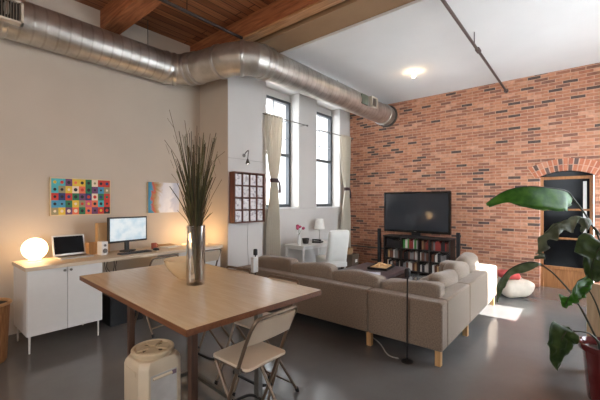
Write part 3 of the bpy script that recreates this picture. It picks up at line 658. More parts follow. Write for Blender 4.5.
# ------------------------------------------------------------------ folding bar stools
def stool(label, loc_, rz):
    s = thing('folding_bar_stool', label, 'stool', loc_, rz, 'folding bar stools')
    hw = .185
    # backrest loop: rear uprights from front feet up over the top
    a_ = [(-hw, .16, .012), (-hw, -.02, .42), (-hw + .004, -.15, .74), (-hw + .004, -.215, .875)] + [(-hw + .04 - .036 * math.cos(t_), -.235 - .012 * math.sin(t_), .90 + .036 * math.sin(t_)) for t_ in (.3, .8, 1.3)]
    pts = a_ + [(-x, y, z) for x, y, z in a_[::-1]]
    MB().tube(pts, .0115, 12).build('back_frame', M_bronze, s)
    for sx in (-1, 1):
        MB().tube([(sx * (hw - .03), .15, .585), (sx * (hw - .03), .135, .57), (sx * (hw - .026), -.05, .30), (sx * (hw - .02), -.24, .012)], .0105, 12).build('leg', M_bronze, s)
        MB().tube([(sx * hw, .165, .0), (sx * hw, .15, .035)], .016, 12).build('foot_cap', M_rubber, s)
        MB().tube([(sx * (hw - .02), -.246, .0), (sx * (hw - .02), -.23, .035)], .016, 12).build('foot_cap', M_rubber, s)
    # curved foot rest
    fr = [(-hw, .075, .20), (-hw + .005, .14, .215), (-hw + .05, .185, .222)]
    MB().tube(smooth_path(fr + [(0, .195, .225)] + [(-x, y, z) for x, y, z in fr[::-1]], 4), .010, 10).build('foot_rest', M_rubber, s)
    MB().tube([(-(hw - .02), -.19, .088), (hw - .02, -.19, .088)], .008, 10).build('cross_bar', M_bronze, s)
    # seat: tapered board with rounded corners
    def rr(x0, x1, y0, y1, r, taper=0):
        out = []
        for cx_, cy_, a0 in ((x1 - r, y1 - r, 0), (x0 + r, y1 - r, PI / 2), (x0 + r, y0 + r, PI), (x1 - r, y0 + r, 1.5 * PI)):
            for i in range(5):
                t_ = a0 + PI / 2 * i / 4; out.append((cx_ + r * math.cos(t_), cy_ + r * math.sin(t_)))
        return out
    MB().prism(rr(-.172, .172, -.17, .175, .03), .612, .63).build('seat', M_seat, s, bevel=.004)
    MB().tube([(-.165, -.14, .604), (-.165, .14, .604), (.165, .14, .604), (.165, -.14, .604)], .009, 10, closed=True).build('seat_frame', M_bronze, s)
    for sx in (-1, 1): MB().box(sx * hw - .012, sx * hw + .012, -.125, -.085, .60, .626).build('hinge_bracket', M_steel, s, smooth=0)
    # backrest: slightly bowed panel between uprights
    v = []; f_ = []; n_ = 10
    for i in range(n_ + 1):
        x = -hw + .004 + (2 * hw - .008) * i / n_; bow = -.012 * (1 - (2 * i / n_ - 1) ** 2)
        for (y, z) in ((-.165, .775), (-.232, .918), (-.244, .913), (-.177, .77)): v.append((x, y + bow, z))
    for i in range(n_):
        for k_ in range(4): f_.append((i * 4 + k_, i * 4 + (k_ + 1) % 4, i * 4 + 4 + (k_ + 1) % 4, i * 4 + 4 + k_))
    f_ += [(3, 2, 1, 0), (n_ * 4, n_ * 4 + 1, n_ * 4 + 2, n_ * 4 + 3)]
    MB()._add(v, f_).build('backrest', M_seat, s)
    return s
s0 = stool('foreground folding bar stool at the near end of the table', (1.475, 1.66, 0), .0)
copy_tree(s0, (1.945, 2.03, 0), PI / 2, 'folding bar stool under the table right side, half hidden by the foreground stool')
copy_tree(s0, (1.965, 2.66, 0), PI / 2, 'folding bar stool at the table right side nearest the sofa, backrest above table')
copy_tree(s0, (2.10, 4.16, 0), .1, 'folding stool in front of the computer desk, its back rising behind the dining table')
copy_tree(s0, (2.80, 4.21, 0), .0, 'folding stool before the right desk cabinet, right of the vase')

# pet food bin
vb = thing('food_bin', 'cream plastic storage bin with round screw lid under the table edge', 'bin', (1.265, 2.525, 0))
M_vb = mat('cream_plastic', rgb(204, 186, 160), .45, var=.03)
def octo(h, c): return [(h - c, -h), (h, -h + c), (h, h - c), (h - c, h), (-h + c, h), (-h, h - c), (-h, -h + c), (-h + c, -h)]
def loft(m, rings):
    n = len(rings[0][0]); vs = []; fs = []
    for poly, z in rings: vs += [(x, y, z) for x, y in poly]
    for i in range(len(rings) - 1):
        for j in range(n): fs.append((i * n + j, i * n + (j + 1) % n, (i + 1) * n + (j + 1) % n, (i + 1) * n + j))
    fs.append(tuple(range(n - 1, -1, -1))); fs.append(tuple(range((len(rings) - 1) * n, len(rings) * n)))
    m._add(vs, fs)
m = MB(); loft(m, [(octo(.152, .05), 0), (octo(.165, .052), .02), (octo(.165, .052), .40), (octo(.160, .054), .425), (octo(.145, .056), .452)])
bb = m.build('bin_body', M_vb, vb, bevel=.005)
M_vp = mat('cream_panel', rgb(186, 180, 174), .5)
MB().box(-.1, .1, -.1685, -.1655, .06, .36).build('front_panel', M_vp, bb, smooth=0, bevel=.001)
MB().tube([(-.085, -.17, .335), (.06, -.17, .335)], .011, 10).build('embossed_bar', M_vb, bb)
MB().box(.062, .096, -.1705, -.168, .318, .35).build('label_mark', mat('mauve_mark', rgb(120, 96, 110), .5), bb, smooth=0)
MB().box(-.1695, -.1655, -.085, .085, .355, .39).build('grip', M_vb, bb, smooth=0, bevel=.001)
ld = MB().lathe([(0, .452), (.138, .452), (.138, .468), (.150, .470), (.152, .478), (.152, .492), (.146, .500), (.132, .502), (.128, .496), (.122, .488), (0, .488)], n=48).build('lid', mat('cream_lid', rgb(200, 178, 146), .45), vb)
sg = MB()
for k_ in range(4):
    a0 = k_ * PI / 2 + .5
    pts = [(.118 * math.cos(a0 + 1.05 * i / 8), .118 * math.sin(a0 + 1.05 * i / 8)) for i in range(9)] + [(.03 * math.cos(a0 + 1.05 * i / 4), .03 * math.sin(a0 + 1.05 * i / 4)) for i in range(4, -1, -1)]
    sg.prism(pts, .488, .499)
sg.build('lid_grip', MATS['cream_lid'], ld)
for k_ in range(4):
    a0 = k_ * PI / 2 + .27; MB().lathe([(0, .4885), (.016, .4885), (.016, .4895), (0, .4897)], c=(.075 * math.cos(a0), .075 * math.sin(a0), 0), n=14).build('lid_recess_shade', mat('recess_shade', rgb(92, 76, 60), .7), ld)  # flat dark discs drawn for the shade inside lid recesses

# ------------------------------------------------------------------ sofa
sf = thing('corner_sofa', 'large grey-brown corner sofa with loose cushions in the middle of the room', 'sofa', (3.37, 1.05, 0))
LY, SX = 2.92, 2.31
def sp_(name, x0, x1, y0, y1, z0, z1, bev=.02, m=M_sofa): return B(name, m, sf, x0, x1, y0, y1, z0, z1, bev)
sp_('back_panel', 0, .17, 0, .80, .15, .625); sp_('back_panel', 0, .17, .806, LY, .15, .625)
sp_('back_panel', .172, 1.03, 0, .17, .15, .625); sp_('back_panel', 1.036, SX, 0, .17, .15, .625)
sp_('arm', .0, .95, LY + .003, LY + .16, .15, .60, .03)
sp_('arm', SX + .004, SX + .37, 0, .78, .15, .62, .04)
sp_('seat_base', .172, .95, .172, LY, .15, .31); sp_('seat_base', .953, SX, .172, .85, .15, .31)
def cu_(name, c, size, rot=(0, 0, 0), rnd=.06, puff=.03, wob=.01, seed=0):
    return MB().pillow(c, size, rnd, puff, 10, Euler(rot), wob, seed).build(name, M_cush, sf, smooth=60)
# seat cushions (thin axis turned up)
for i, (y0, y1) in enumerate(((.88, 1.56), (1.57, 2.24), (2.25, 2.9))):
    cu_('seat_cushion', (.60, (y0 + y1) / 2, .385), (.74, .15, y1 - y0), (PI / 2, 0, 0), .05, .012, .004, i)
cu_('seat_cushion', (.60, .53, .385), (.74, .15, .68), (PI / 2, 0, 0), .05, .012, .004, 5)
for i, (x0, x1) in enumerate(((.985, 1.65), (1.66, 2.30))):
    cu_('seat_cushion', ((x0 + x1) / 2, .53, .385), (x1 - x0, .15, .66), (PI / 2, 0, 0), .05, .012, .004, 8 + i)
# back cushions, long side
for i, (y0, y1, h, tl) in enumerate(((.06, .745, .275, .07), (.75, 1.42, .29, .06), (1.425, 2.10, .31, .05), (2.105, 2.86, .34, .04))):
    cu_('back_cushion', (.285, (y0 + y1) / 2, .45 + h / 2 - .01), (y1 - y0, .20, h), (.0, tl, PI / 2), .04, .025, .035, 20 + i)
# back cushions, short side
for i, (x0, x1, h) in enumerate(((.66, 1.22, .29), (1.23, 1.76, .33), (1.77, 2.29, .37))):
    cu_('back_cushion', ((x0 + x1) / 2, .275, .45 + h / 2 - .01), (x1 - x0, .19, h), (-.06, 0, 0), .07, .03, .03, 40 + i)
for (x, y) in ((.05, .05), (.05, .80), (.05, 2.0), (.05, LY + .08), (1.03, .05), (SX + .3, .06), (.88, LY + .08), (.88, .9), (SX + .3, .72)):
    MB().prism([(-.027, -.027), (.027, -.027), (.027, .027), (-.027, .027)], 0, .15).build('leg', M_birch, sf, smooth=0, loc=(x, y, 0))

# ottoman, tray, throw
ot = thing('ottoman', 'long dark leather ottoman in front of the sofa with a tray on top', 'ottoman', (5.2, 2.85, 0))
M_leather = mat('leather_brown', rgb(74, 56, 54), .42, var=.12, scale=6, bump=.1, bscale=60)
MB().box(-.75, .75, -.43, .43, .06, .35).build('body', M_leather, ot, bevel=.02)
MB().pillow((0, 0, .39), (1.52, .08, .88), .035, .006, 8, Euler((PI / 2, 0, 0))).build('padded_top', mat('leather_top', rgb(92, 78, 80), .4, var=.1, scale=6), ot)
for x in (-.68, .68):
    for y in (-.37, .37): B('foot', M_blackwood, ot, x - .03, x + .03, y - .03, y + .03, 0, .06)
ty = thing('serving_tray', 'black tray carrying a tan wooden board on the ottoman', 'tray', (5.52, 2.76, .437), .15)
m = MB(); m.box(-.24, .24, -.17, .17, 0, .012)
for (a0, a1, b0, b1) in ((-.24, -.225, -.17, .17), (.225, .24, -.17, .17), (-.225, .225, -.17, -.155), (-.225, .225, .155, .17)): m.box(a0, a1, b0, b1, .012, .04)
m.build('tray_body', M_black, ty, smooth=0, bevel=.003)
bd = thing('wooden_board', 'tan wooden board with pieces lying in the black tray', 'board', (5.52, 2.76, .45), .15)
MB().box(-.20, .20, -.13, .13, 0, .03).build('board', wood('board_wood', rgb(206, 160, 108), rgb(226, 186, 136), 'X'), bd, smooth=0, bevel=.008)
for i, (x, y) in enumerate(((-.1, .03), (.02, -.04), (.09, .05))): MB().pillow((x, y, .045), (.09, .035, .06), .015, .006, 5, Euler((PI / 2, 0, i))).build('bread_piece', wood('piece_wood', rgb(214, 166, 112), rgb(232, 196, 148), 'Y'), bd)
th = MB(); n_ = 16; vs = []; fs = []
for s_ in (0, 1):
    for i in range(n_ + 1):
        for j in range(n_ + 1):
            x, y = -.3 + .6 * i / n_, -.22 + .44 * j / n_
            z = .012 + .028 * abs(noise.noise(Vector((x * 7, y * 7, .3)))) + .015 * noise.noise(Vector((x * 17, y * 17, 2)))
            vs.append((x + .03 * noise.noise(Vector((x * 4, y * 4, 5))), y + .03 * noise.noise(Vector((x * 4, y * 4, 9))), max(z, .008) if s_ else 0.0))
N1 = (n_ + 1) ** 2
for i in range(n_):
    for j in range(n_):
        a_ = i * (n_ + 1) + j; b_ = a_ + n_ + 1; fs += [(N1 + a_, N1 + b_, N1 + b_ + 1, N1 + a_ + 1), (a_ + 1, b_ + 1, b_, a_)]
for i in range(n_):
    for (p_, q_) in ((i, i + 1), (n_ * (n_ + 1) + i + 1, n_ * (n_ + 1) + i), ((i + 1) * (n_ + 1), i * (n_ + 1)), (i * (n_ + 1) + n_, (i + 1) * (n_ + 1) + n_)): fs.append((p_, q_, N1 + q_, N1 + p_))
th._add(vs, fs); o = th.build('throw_blanket', mat('pale_throw', rgb(206, 204, 214), .9, var=.12, scale=25), None, loc=(4.72, 2.66, .437)); o.rotation_euler = (0, 0, .3)
tag(o, 'crumpled pale throw on the near end of the ottoman', 'blanket')

# surround speakers on thin stands behind the sofa
def sat(label, p, white=False):
    s = thing('satellite_speaker', label, 'speaker', p)
    MB().lathe([(0, 0), (.06, 0), (.06, .008), (.05, .014), (.012, .024), (0, .024)], n=32).build('base', M_black, s)
    MB().tube([(0, 0, .02), (.004, 0, .5), (.008, 0, .84)], .008, 10).build('pole', M_black, s)
    MB().pillow((.008, 0, .885), (.05, .05, .09), .014, .004, 6).build('speaker_head', M_black, s)
    if white: MB().box(-.05, .05, -.02, .035, .60, .82).build('wall_bracket', M_white, s, smooth=0, bevel=.01)
    return s
sat('thin black speaker stand behind the near corner of the sofa', (3.305, 1.37, 0))
sat('black speaker on a stand with white bracket at the far left end of the sofa', (3.295, 3.60, 0), True)
cbl = MB().tube(smooth_path([(3.30, 1.46, .006), (3.31, 1.58, .006), (3.52, 1.78, .006), (3.70, 2.05, .006)]), .006, 8).build('floor_cable', mat('cable_grey', rgb(170, 168, 162), .5), None)
tag(cbl, 'pale cable on the floor running under the sofa', 'cable')

# ------------------------------------------------------------------ TV, bookcase, tower speakers
tvz = .82
bk = thing('bookcase', 'low black bookcase under the television by the brick wall', 'bookcase', (7.39, 2.14, 0))
BW, BD = 1.50, .36                                      # local y is along the wall
for y in (0, .42, .66, 1.06, BW - .03): B('upright', M_blackwood, bk, 0, BD, y, y + .03, 0, .79, .002)
B('top_board', M_blackwood, bk, -.005, BD + .005, -.01, BW + .01, .79, .82, .003)
for z in (.04, .285, .53): B('shelf', M_blackwood, bk, .002, BD, .03, BW - .03, z, z + .025)
B('back_board', M_blackwood, bk, BD + .001, BD + .008, 0, BW, 0, .79)
# books
rb = random.Random(5)
bookcols = {'black': (34, 32, 34), 'white': (222, 218, 210), 'green': (74, 150, 70), 'red': (150, 52, 46), 'tan': (196, 160, 112), 'grey': (130, 128, 128), 'blue': (60, 82, 130), 'brown': (104, 64, 46)}
bookmesh = {}
def book(cn, dims, loc_, label, group):
    key = (cn, dims)
    if key not in bookmesh:
        d, t_, h = dims; m = MB()
        m.box(0, .003, 0, t_, 0, h, 0); m.box(.003, d, 0, .003, 0, h, 0); m.box(.003, d, t_ - .003, t_, 0, h, 0); m.box(.003, d - .004, .003, t_ - .003, .004, h - .004, 1)
        me = m.build('book', [mat('book_' + cn, rgb(*bookcols[cn]), .6), M_paper], None, smooth=0); bookmesh[key] = me.data
        o = me
    else:
        o = bpy.data.objects.new('book', bookmesh[key]); COL.objects.link(o)
    o.location = loc_; tag(o, label, 'book', group)
    return o
bays = [('right', .03, .42, ['black', 'red', 'grey', 'black', 'brown']), ('right middle', .45, .66, ['red', 'tan', 'brown', 'tan']), ('left middle', .69, 1.06, ['green', 'green', 'white', 'green', 'white', 'red']), ('left', 1.09, BW - .03, ['black', 'white', 'grey', 'black', 'red'])]
for (rowname, z, hmax) in (('top', .555, .21), ('middle', .31, .19), ('bottom', .065, .19)):
    for (bayname, y0, y1, cols) in bays:
        y = y0 + .006
        cc = cols if rowname == 'top' else ['white', 'brown', 'white', 'tan', 'black', 'grey', 'brown', 'black']
        last = None; run = 0
        while True:
            if run == 0 or last is None: last = rb.choice(cc); run = rb.randint(1, 3)
            run -= 1
            t_ = rb.choice([.018, .026, .034]); h = rb.choice([hmax * .78, hmax * .9, hmax * .98])
            if y + t_ > y1 - .004: break
            book(last, (rb.choice([.15, .18]), t_, round(h, 3)), (7.39 + .06, 2.14 + y, z), '%s book in the %s compartment on the %s shelf of the black bookcase' % (last, bayname, rowname), 'books and cases in the %s compartment of the %s shelf' % (bayname, rowname))
            y += t_ + .001
for (y0, lab) in ((2.95, 'flat black media player on the top shelf of the bookcase under the green cases'),):
    pass
tv = thing('television', 'large black flat-screen television standing on the bookcase', 'television', (7.56, 2.935, tvz), .0)
# local y along the wall, -x faces the room
MB().prism([(.11 * math.cos(2 * PI * i / 32), .30 * math.sin(2 * PI * i / 32)) for i in range(32)], 0, .018).build('base', M_black, tv, bevel=.004)
MB().box(.0, .04, -.10, .10, .015, .16).build('neck', M_black, tv, smooth=0, bevel=.005)
MB().box(-.03, .045, -.76, .76, .085, 1.01).build('cabinet', mat('tv_gloss', rgb(16, 16, 18), .18), tv, smooth=0, bevel=.01)
MB().box(-.033, -.029, -.715, .715, .14, .965).build('screen', mat('tv_screen', rgb(46, 49, 54), .07, var=0), tv, smooth=0)  # base lifted to grey so the room's reflection sits in the colour
MB().box(-.034, -.03, -.03, .03, .105, .117).build('badge', M_steel, tv, smooth=0)
def tower(label, p):
    s = thing('tower_speaker', label, 'speaker', p)
    MB().lathe([(0, 0), (.10, 0), (.10, .012), (.03, .02), (0, .02)], n=28).build('base', M_black, s)
    MB().box(-.035, .035, -.035, .035, .018, .97).build('cabinet', M_black, s, smooth=0, bevel=.01)
    MB().box(-.038, -.034, -.028, .028, .25, .94).build('grille', mat('speaker_cloth', rgb(36, 36, 38), .9, bump=.2, bscale=400), s, smooth=0)
tower('slim black tower speaker left of the television bookcase', (7.44, 3.77, 0)); tower('slim black tower speaker right of the television bookcase', (7.44, 2.0, 0))

cw_ = thing('wall_conduit', 'thin grey conduit running low along the brick wall left of the bookcase', 'conduit', (7.785, 4.05, .45))
MB().tube([(0, -.22, 0), (0, .70, 0)], .014, 10).build('pipe', M_steel, cw_)
for y in (-.15, .55): MB().box(-.02, .0145, y - .012, y + .012, -.02, .02).build('clip', M_steel, cw_, smooth=0)

# ------------------------------------------------------------------ window-side corner: desk, chair, lamp, vase, box
wd = thing('writing_desk', 'small white writing desk below the windows', 'desk', (5.72, 4.46, 0))
MB().box(-.60, .60, -.26, .26, .705, .735).build('desktop', M_white, wd, smooth=0, bevel=.004)
MB().box(-.55, .54, -.22, .22, .65, .705).build('apron', M_white, wd, smooth=0)
for x in (-.565, .565):
    for y in (-.225, .225): MB().tube([(x, y, 0), (x, y, .705)], [.018, .027], 4).build('leg', M_white, wd, smooth=0)
tl = thing('table_lamp', 'small table lamp with white shade on the writing desk', 'lamp', (6.14, 4.58, .735))
MB().lathe([(0, 0), (.065, 0), (.065, .012), (.012, .025), (.010, .20), (.018, .23), (.010, .26), (.01, .30), (0, .30)], n=24).build('base', mat('lamp_glass', rgb(210, 208, 202), .25), tl)
MB().lathe([(.12, .26), (.085, .49), (.082, .49), (.117, .26)], n=32).build('lamp_shade', mat('shade_white', rgb(240, 238, 232), .8), tl)
fv = thing('flower_vase', 'narrow white vase with pink flowers on the writing desk', 'vase', (5.24, 4.42, .735))
MB().lathe([(0, 0), (.035, 0), (.045, .03), (.035, .12), (.022, .19), (.028, .22), (.024, .22), (.018, .19), (0, .185)], n=24).build('vase_body', M_white, fv)
m = MB(); fl = MB()
for i, (dx, dy, dz) in enumerate(((.05, .02, .36), (-.05, .0, .34), (.11, -.02, .33), (0, .04, .38))):
    m.tube(smooth_path([(0, 0, .19), (dx * .4, dy * .4, .28), (dx, dy, dz)], 4), .003, 6)
    fl.pillow((dx, dy, dz), (.06, .06, .045), .022, .004, 5, Euler((i, i * .6, 0)))
m.build('stems', mat('stem_green', rgb(86, 116, 66), .7), fv); fl.build('flowers', mat('petal_pink', rgb(176, 66, 96), .7, var=.2), fv)
ph = thing('desk_telephone', 'dark telephone on the writing desk beside the lamp', 'telephone', (5.78, 4.36, .735), .3)
MB().prism([(-.09, -.10), (.09, -.10), (.09, .10), (-.09, .10)], 0, .035).build('body', mat('phone_grey', rgb(60, 58, 58), .5), ph, bevel=.008)
MB().tube([(-.085, -.09, .06), (-.07, -.05, .07), (-.07, .05, .07), (-.085, .09, .06)], [.024, .014, .014, .024], 10).build('handset', M_black, ph)
ob = thing('wire_basket', 'dark basket on the writing desk between the flowers and the telephone', 'basket', (5.50, 4.46, .735))
MB().lathe([(0, 0), (.055, 0), (.075, .11), (.069, .11), (.05, .008), (0, .006)], n=20).build('basket_body', mat('basket_dark', rgb(66, 60, 56), .7), ob)
ch = thing('slipcover_chair', 'white slipcovered chair with a tall back at the writing desk', 'chair', (5.74, 3.99, 0), -.42)
M_slip = mat('white_slipcover', rgb(232, 232, 226), .9, var=.02, sheen=.2)
MB().pillow((0, 0, .42), (.48, .48, .14), .04, .01, 8).build('seat', M_slip, ch)
MB().pillow((0, -.255, .72), (.47, .11, .66), .05, .012, 8, Euler((.2, 0, 0))).build('backrest', M_slip, ch)
MB().box(-.235, .235, -.25, .235, .30, .40).build('skirt', M_slip, ch, smooth=0, bevel=.015)
for x in (-.20, .20):
    for y in (-.21, .20): MB().tube([(x, y + (-.03 if y < 0 else 0), 0), (x, y, .31)], [.017, .024], 4).build('leg', M_white, ch, smooth=0)
sbx = thing('storage_box', 'brown cardboard storage box with white label by the brick wall corner', 'box', (7.16, 4.42, 0), .05)
M_bx = mat('box_brown', rgb(104, 86, 72), .8, var=.05)
MB().box(-.16, .16, -.16, .16, 0, .29).build('body', M_bx, sbx, smooth=0, bevel=.004); MB().box(-.167, .167, -.167, .167, .27, .335).build('lid', M_bx, sbx, smooth=0, bevel=.004)
MB().box(-.02, .09, -.164, -.1605, .14, .21).build('box_label', M_paper, sbx, smooth=0)
kb2 = thing('small_basket', 'small tan basket sitting on top of the brown storage box', 'basket', (7.14, 4.44, .335))
MB().lathe([(0, 0), (.09, 0), (.115, .14), (.107, .14), (.083, .01), (0, .008)], n=24).build('basket_body', wood('basket_tan', rgb(150, 118, 82), rgb(186, 152, 112), 'Z', .8, 14), kb2)

# curtains + rods
def curtain(label, x0, x1, tie_x0, tie_x1, bx0, bx1, ztop, ztie, zbot, y0, rod):
    c = thing('curtain', label, 'curtain', ((x0 + x1) / 2, y0, zbot)); ox, oz = (x0 + x1) / 2, zbot
    n, k = 72, 40; vs = []
    for j in range(k + 1):
        z = ztop + (zbot - ztop) * j / k
        if z > ztie: t_ = (ztop - z) / (ztop - ztie); t_ = t_ ** 1.6; a0, a1 = x0 + (tie_x0 - x0) * t_, x1 + (tie_x1 - x1) * t_
        else: t_ = min(1, (ztie - z) / (ztie - zbot) * 1.8); t_ = t_ * t_ * (3 - 2 * t_); a0, a1 = tie_x0 + (bx0 - tie_x0) * t_, tie_x1 + (bx1 - tie_x1) * t_
        amp = .035 if abs(z - ztie) > .12 else .022
        for i in range(n + 1):
            u = i / n
            vs.append((a0 + (a1 - a0) * u - ox, amp * math.sin(u * 2 * PI * 6.5 + .4 * math.sin(z * 3)) , z - oz))
    fs = [(j * (n + 1) + i, j * (n + 1) + i + 1, (j + 1) * (n + 1) + i + 1, (j + 1) * (n + 1) + i) for j in range(k) for i in range(n)]
    o = MB()._add(vs, fs).build('cloth', M_curtain, c, smooth=80); so = o.modifiers.new('thick', 'SOLIDIFY'); so.thickness = .004
    rr_ = (tie_x1 - tie_x0) / 2 + .008; cx_ = (tie_x0 + tie_x1) / 2 - ox
    m = MB(); ring_ = [Vector((cx_ + rr_ * math.cos(2 * PI * i / 24), .045 * math.sin(2 * PI * i / 24), ztie - oz)) for i in range(24)]
    for dz in (-.025, 0, .025): m.tube([p_ + Vector((0, 0, dz)) for p_ in ring_], .014, 8, closed=True)
    m.tube([(cx_ + rr_, -.03, ztie - oz), (cx_ + rr_ + .02, -.04, ztie - oz - .10), (cx_ + rr_ + .015, -.04, ztie - oz - .24)], [.014, .02, .026], 8)
    m.build('tie_back', mat('tie_brown', rgb(74, 54, 56), .7), c)
    r0, r1 = rod
    rd = MB().tube([(r0 - ox, 0, ztop - oz - .03), (r1 - ox, 0, ztop - oz - .03)], .009, 10).build('rod', M_steel, c)
    f_ = MB()
    for x in (r1,): f_.lathe([(0, -.03), (.016, -.02), (.022, 0), (.016, .02), (0, .03)], c=(x - ox, 0, ztop - oz - .03), n=14, M=Matrix.Rotation(PI / 2, 4, 'Y'))
    f_.build('finial', M_steel, rd)
    for x in (r0 + .03, r1 - .06): MB().tube([(x - ox, 0, ztop - oz - .03), (x - ox, YW - y0 - .001, ztop - oz - .03)], .006, 8).build('rod_bracket', M_steel, rd)
YC = 4.66
curtain('cream curtain tied at the middle in front of the left window, beside the column', 4.52, 5.02, 4.68, 4.86, 4.57, 4.94, 3.30, 2.02, .10, YC, (4.40, 5.80))
curtain('cream curtain tied at the middle in the corner beside the brick wall', 7.10, 7.60, 7.33, 7.50, 7.18, 7.58, 3.28, 1.93, .42, YC, (6.30, 7.68))
# wall rack of cases on the column
rk = thing('wall_rack', 'dark wood wall rack in a four by four grid on the white column', 'rack', (3.545, 4.36, 1.25))
M_rack = wood('rack_wood', rgb(78, 44, 34), rgb(112, 66, 48), 'Z', .5)
RW, RH, RD = .68, .85, .138
B('side_panel', M_rack, rk, 0, .018, 0, RD, 0, RH); B('side_panel', M_rack, rk, RW - .018, RW, 0, RD, 0, RH); B('top_panel', M_rack, rk, .018, RW - .018, 0, RD, RH - .018, RH); B('bottom_panel', M_rack, rk, .018, RW - .018, 0, RD, 0, .018); B('back_board', M_rack, rk, .018, RW - .018, RD - .008, RD, .018, RH - .018)
cwx = (RW - .036) / 4; chz = (RH - .036) / 4
for i in range(1, 4): B('divider', M_rack, rk, .018 + cwx * i - .008, .018 + cwx * i + .008, .004, RD - .008, .018, RH - .018); B('shelf', M_rack, rk, .018, RW - .018, .006, RD - .009, .018 + chz * i - .007, .018 + chz * i + .007)
cc_ = None; rc = random.Random(9)
rown = ['lowest', 'second lowest', 'second highest', 'top']; coln = ['left', 'left middle', 'right middle', 'right']
def case_mat():
    m, nt, p = base_mat('case_print'); N, L = nt.nodes, nt.links
    tc = N.new('ShaderNodeTexCoord'); oi = N.new('ShaderNodeObjectInfo'); ad = N.new('ShaderNodeVectorMath'); L.new(tc.outputs['Object'], ad.inputs[0]); L.new(oi.outputs['Location'], ad.inputs[1])
    nz = N.new('ShaderNodeTexNoise'); nz.inputs['Scale'].default_value = 22; L.new(ad.outputs[0], nz.inputs['Vector'])
    rp = N.new('ShaderNodeValToRGB'); rp.color_ramp.elements[0].position = .36; rp.color_ramp.elements[1].position = .5; rp.color_ramp.elements[0].color = rgb(170, 160, 162); rp.color_ramp.elements[1].color = rgb(226, 222, 220)
    L.new(nz.outputs['Fac'], rp.inputs[0]); L.new(rp.outputs[0], p.inputs['Base Color']); p.inputs['Roughness'].default_value = .3
    return m
M_case = case_mat()
for j in range(4):
    for i in range(4):
        x = 3.545 + .018 + cwx * i + cwx / 2; z = 1.25 + .018 + chz * j + .008
        if cc_ is None:
            m = MB(); m.box(-.066, .066, 0, .03, 0, .176); cc_ = m.build('picture_case', M_case, None, smooth=0, bevel=.003); o = cc_
        else: o = cc_.copy(); COL.objects.link(o)
        o.location = (x, 4.385, z)
        tag(o, 'white case in the %s column of the %s row of the wall rack' % (coln[i], rown[j]), 'case', 'white cases in the wall rack')
# picture lamp and cable above the rack
sl = thing('picture_lamp', 'small gooseneck spot lamp above the wall rack', 'lamp', (3.86, 4.5, 2.40))
MB().lathe([(0, 0), (.03, 0), (.03, .012), (0, .014)], n=18, M=Matrix.Rotation(PI / 2, 4, 'X')).build('wall_plate', M_steel, sl)
MB().tube(smooth_path([(0, -.01, 0), (0, -.06, .05), (-.02, -.14, .07), (-.06, -.18, .0), (-.07, -.18, -.09)], 5), .007, 8).build('gooseneck', M_steel, sl)
MB().lathe([(.012, .02), (.02, .0), (.038, -.06), (.034, -.06), (.016, -.005), (0, .0)], c=(-.07, -.18, -.10), n=20).build('lamp_head', M_steel, sl)
MB().lathe([(0, -.02), (.018, -.03), (.022, -.05), (0, -.066)], c=(-.07, -.18, -.10), n=16).build('bulb', emit('spot_glow', (1, .93, .82, 1), 6), sl)
wc = MB().tube(smooth_path([(3.525, 4.494, 2.33), (3.7, 4.494, 2.335), (3.95, 4.494, 2.33), (4.30, 4.494, 2.325)]), .006, 8)
wc2 = MB().tube(smooth_path([(3.95, 4.494, 1.24), (3.94, 4.494, .9), (3.96, 4.494, .5), (3.95, 4.494, .2)]), .004, 6)
tag(wc.build('wall_cable', mat('cable_white', rgb(190, 186, 180), .5), None), 'thin pale cable running across the column above the wall rack', 'cable')
tag(wc2.build('wall_cable', MATS['cable_white'], None), 'thin pale cable hanging down the column below the wall rack', 'cable')
# sack and red cushion near the doorway
sk = thing('floor_sack', 'crumpled cream sack on the floor near the brick wall', 'sack', (6.86, .93, 0), .4)
MB().pillow((0, 0, .145), (.62, .46, .29), .13, .03, 14, None, .05, 3).build('sack_body', mat('sack_cream', rgb(214, 202, 186), .95, var=.08, scale=10), sk, smooth=80)
rc_ = MB().pillow((0, 0, .06), (.36, .30, .12), .055, .015, 10, None, .02, 8).build('red_cloth', mat('coral_cloth', rgb(196, 84, 80), .9, var=.1), None, smooth=80, loc=(6.79, 1.02, .285)); rc_.rotation_euler = (0.0, 0.05, .5)
tag(rc_, 'folded coral red cloth lying on the cream sack', 'cloth')

# ------------------------------------------------------------------ potted plant at the right edge
pc = Vector((3.68, -.13, 0))
pl = thing('potted_plant', 'large-leaved plant in a dark red glazed pot at the right edge', 'plant', pc)
MB().lathe([(0, 0), (.115, 0), (.12, .015), (.148, .36), (.15, .40), (.178, .405), (.182, .42), (.18, .45), (.168, .455), (.155, .44), (.148, .40), (0, .395)], n=40).build('pot', mat('pot_red', rgb(104, 34, 36), .16, var=.12, coat=.6), pl)
MB().lathe([(.15, .39), (.1, .405), (0, .41)], n=24).build('soil', mat('soil', rgb(58, 42, 32), .95, bump=.5), pl)
def leafmat(name, c1, c2):
    m, nt, p = base_mat(name); N, L = nt.nodes, nt.links
    tc = N.new('ShaderNodeTexCoord'); nz = N.new('ShaderNodeTexNoise'); nz.inputs['Scale'].default_value = 14; nz.inputs['Detail'].default_value = 4; L.new(tc.outputs['Object'], nz.inputs['Vector'])
    rp = N.new('ShaderNodeValToRGB'); rp.color_ramp.elements[0].position = .35; rp.color_ramp.elements[1].position = .65; rp.color_ramp.elements[0].color = c1; rp.color_ramp.elements[1].color = c2
    L.new(nz.outputs[0], rp.inputs[0]); L.new(rp.outputs[0], p.inputs['Base Color']); p.inputs['Roughness'].default_value = .42; p.inputs['Specular IOR Level'].default_value = .3
    p.inputs['Subsurface Weight'].default_value = .05; p.inputs['Subsurface Radius'].default_value = (.01, .02, .004); p.inputs['Subsurface Scale'].default_value = .3
    return m
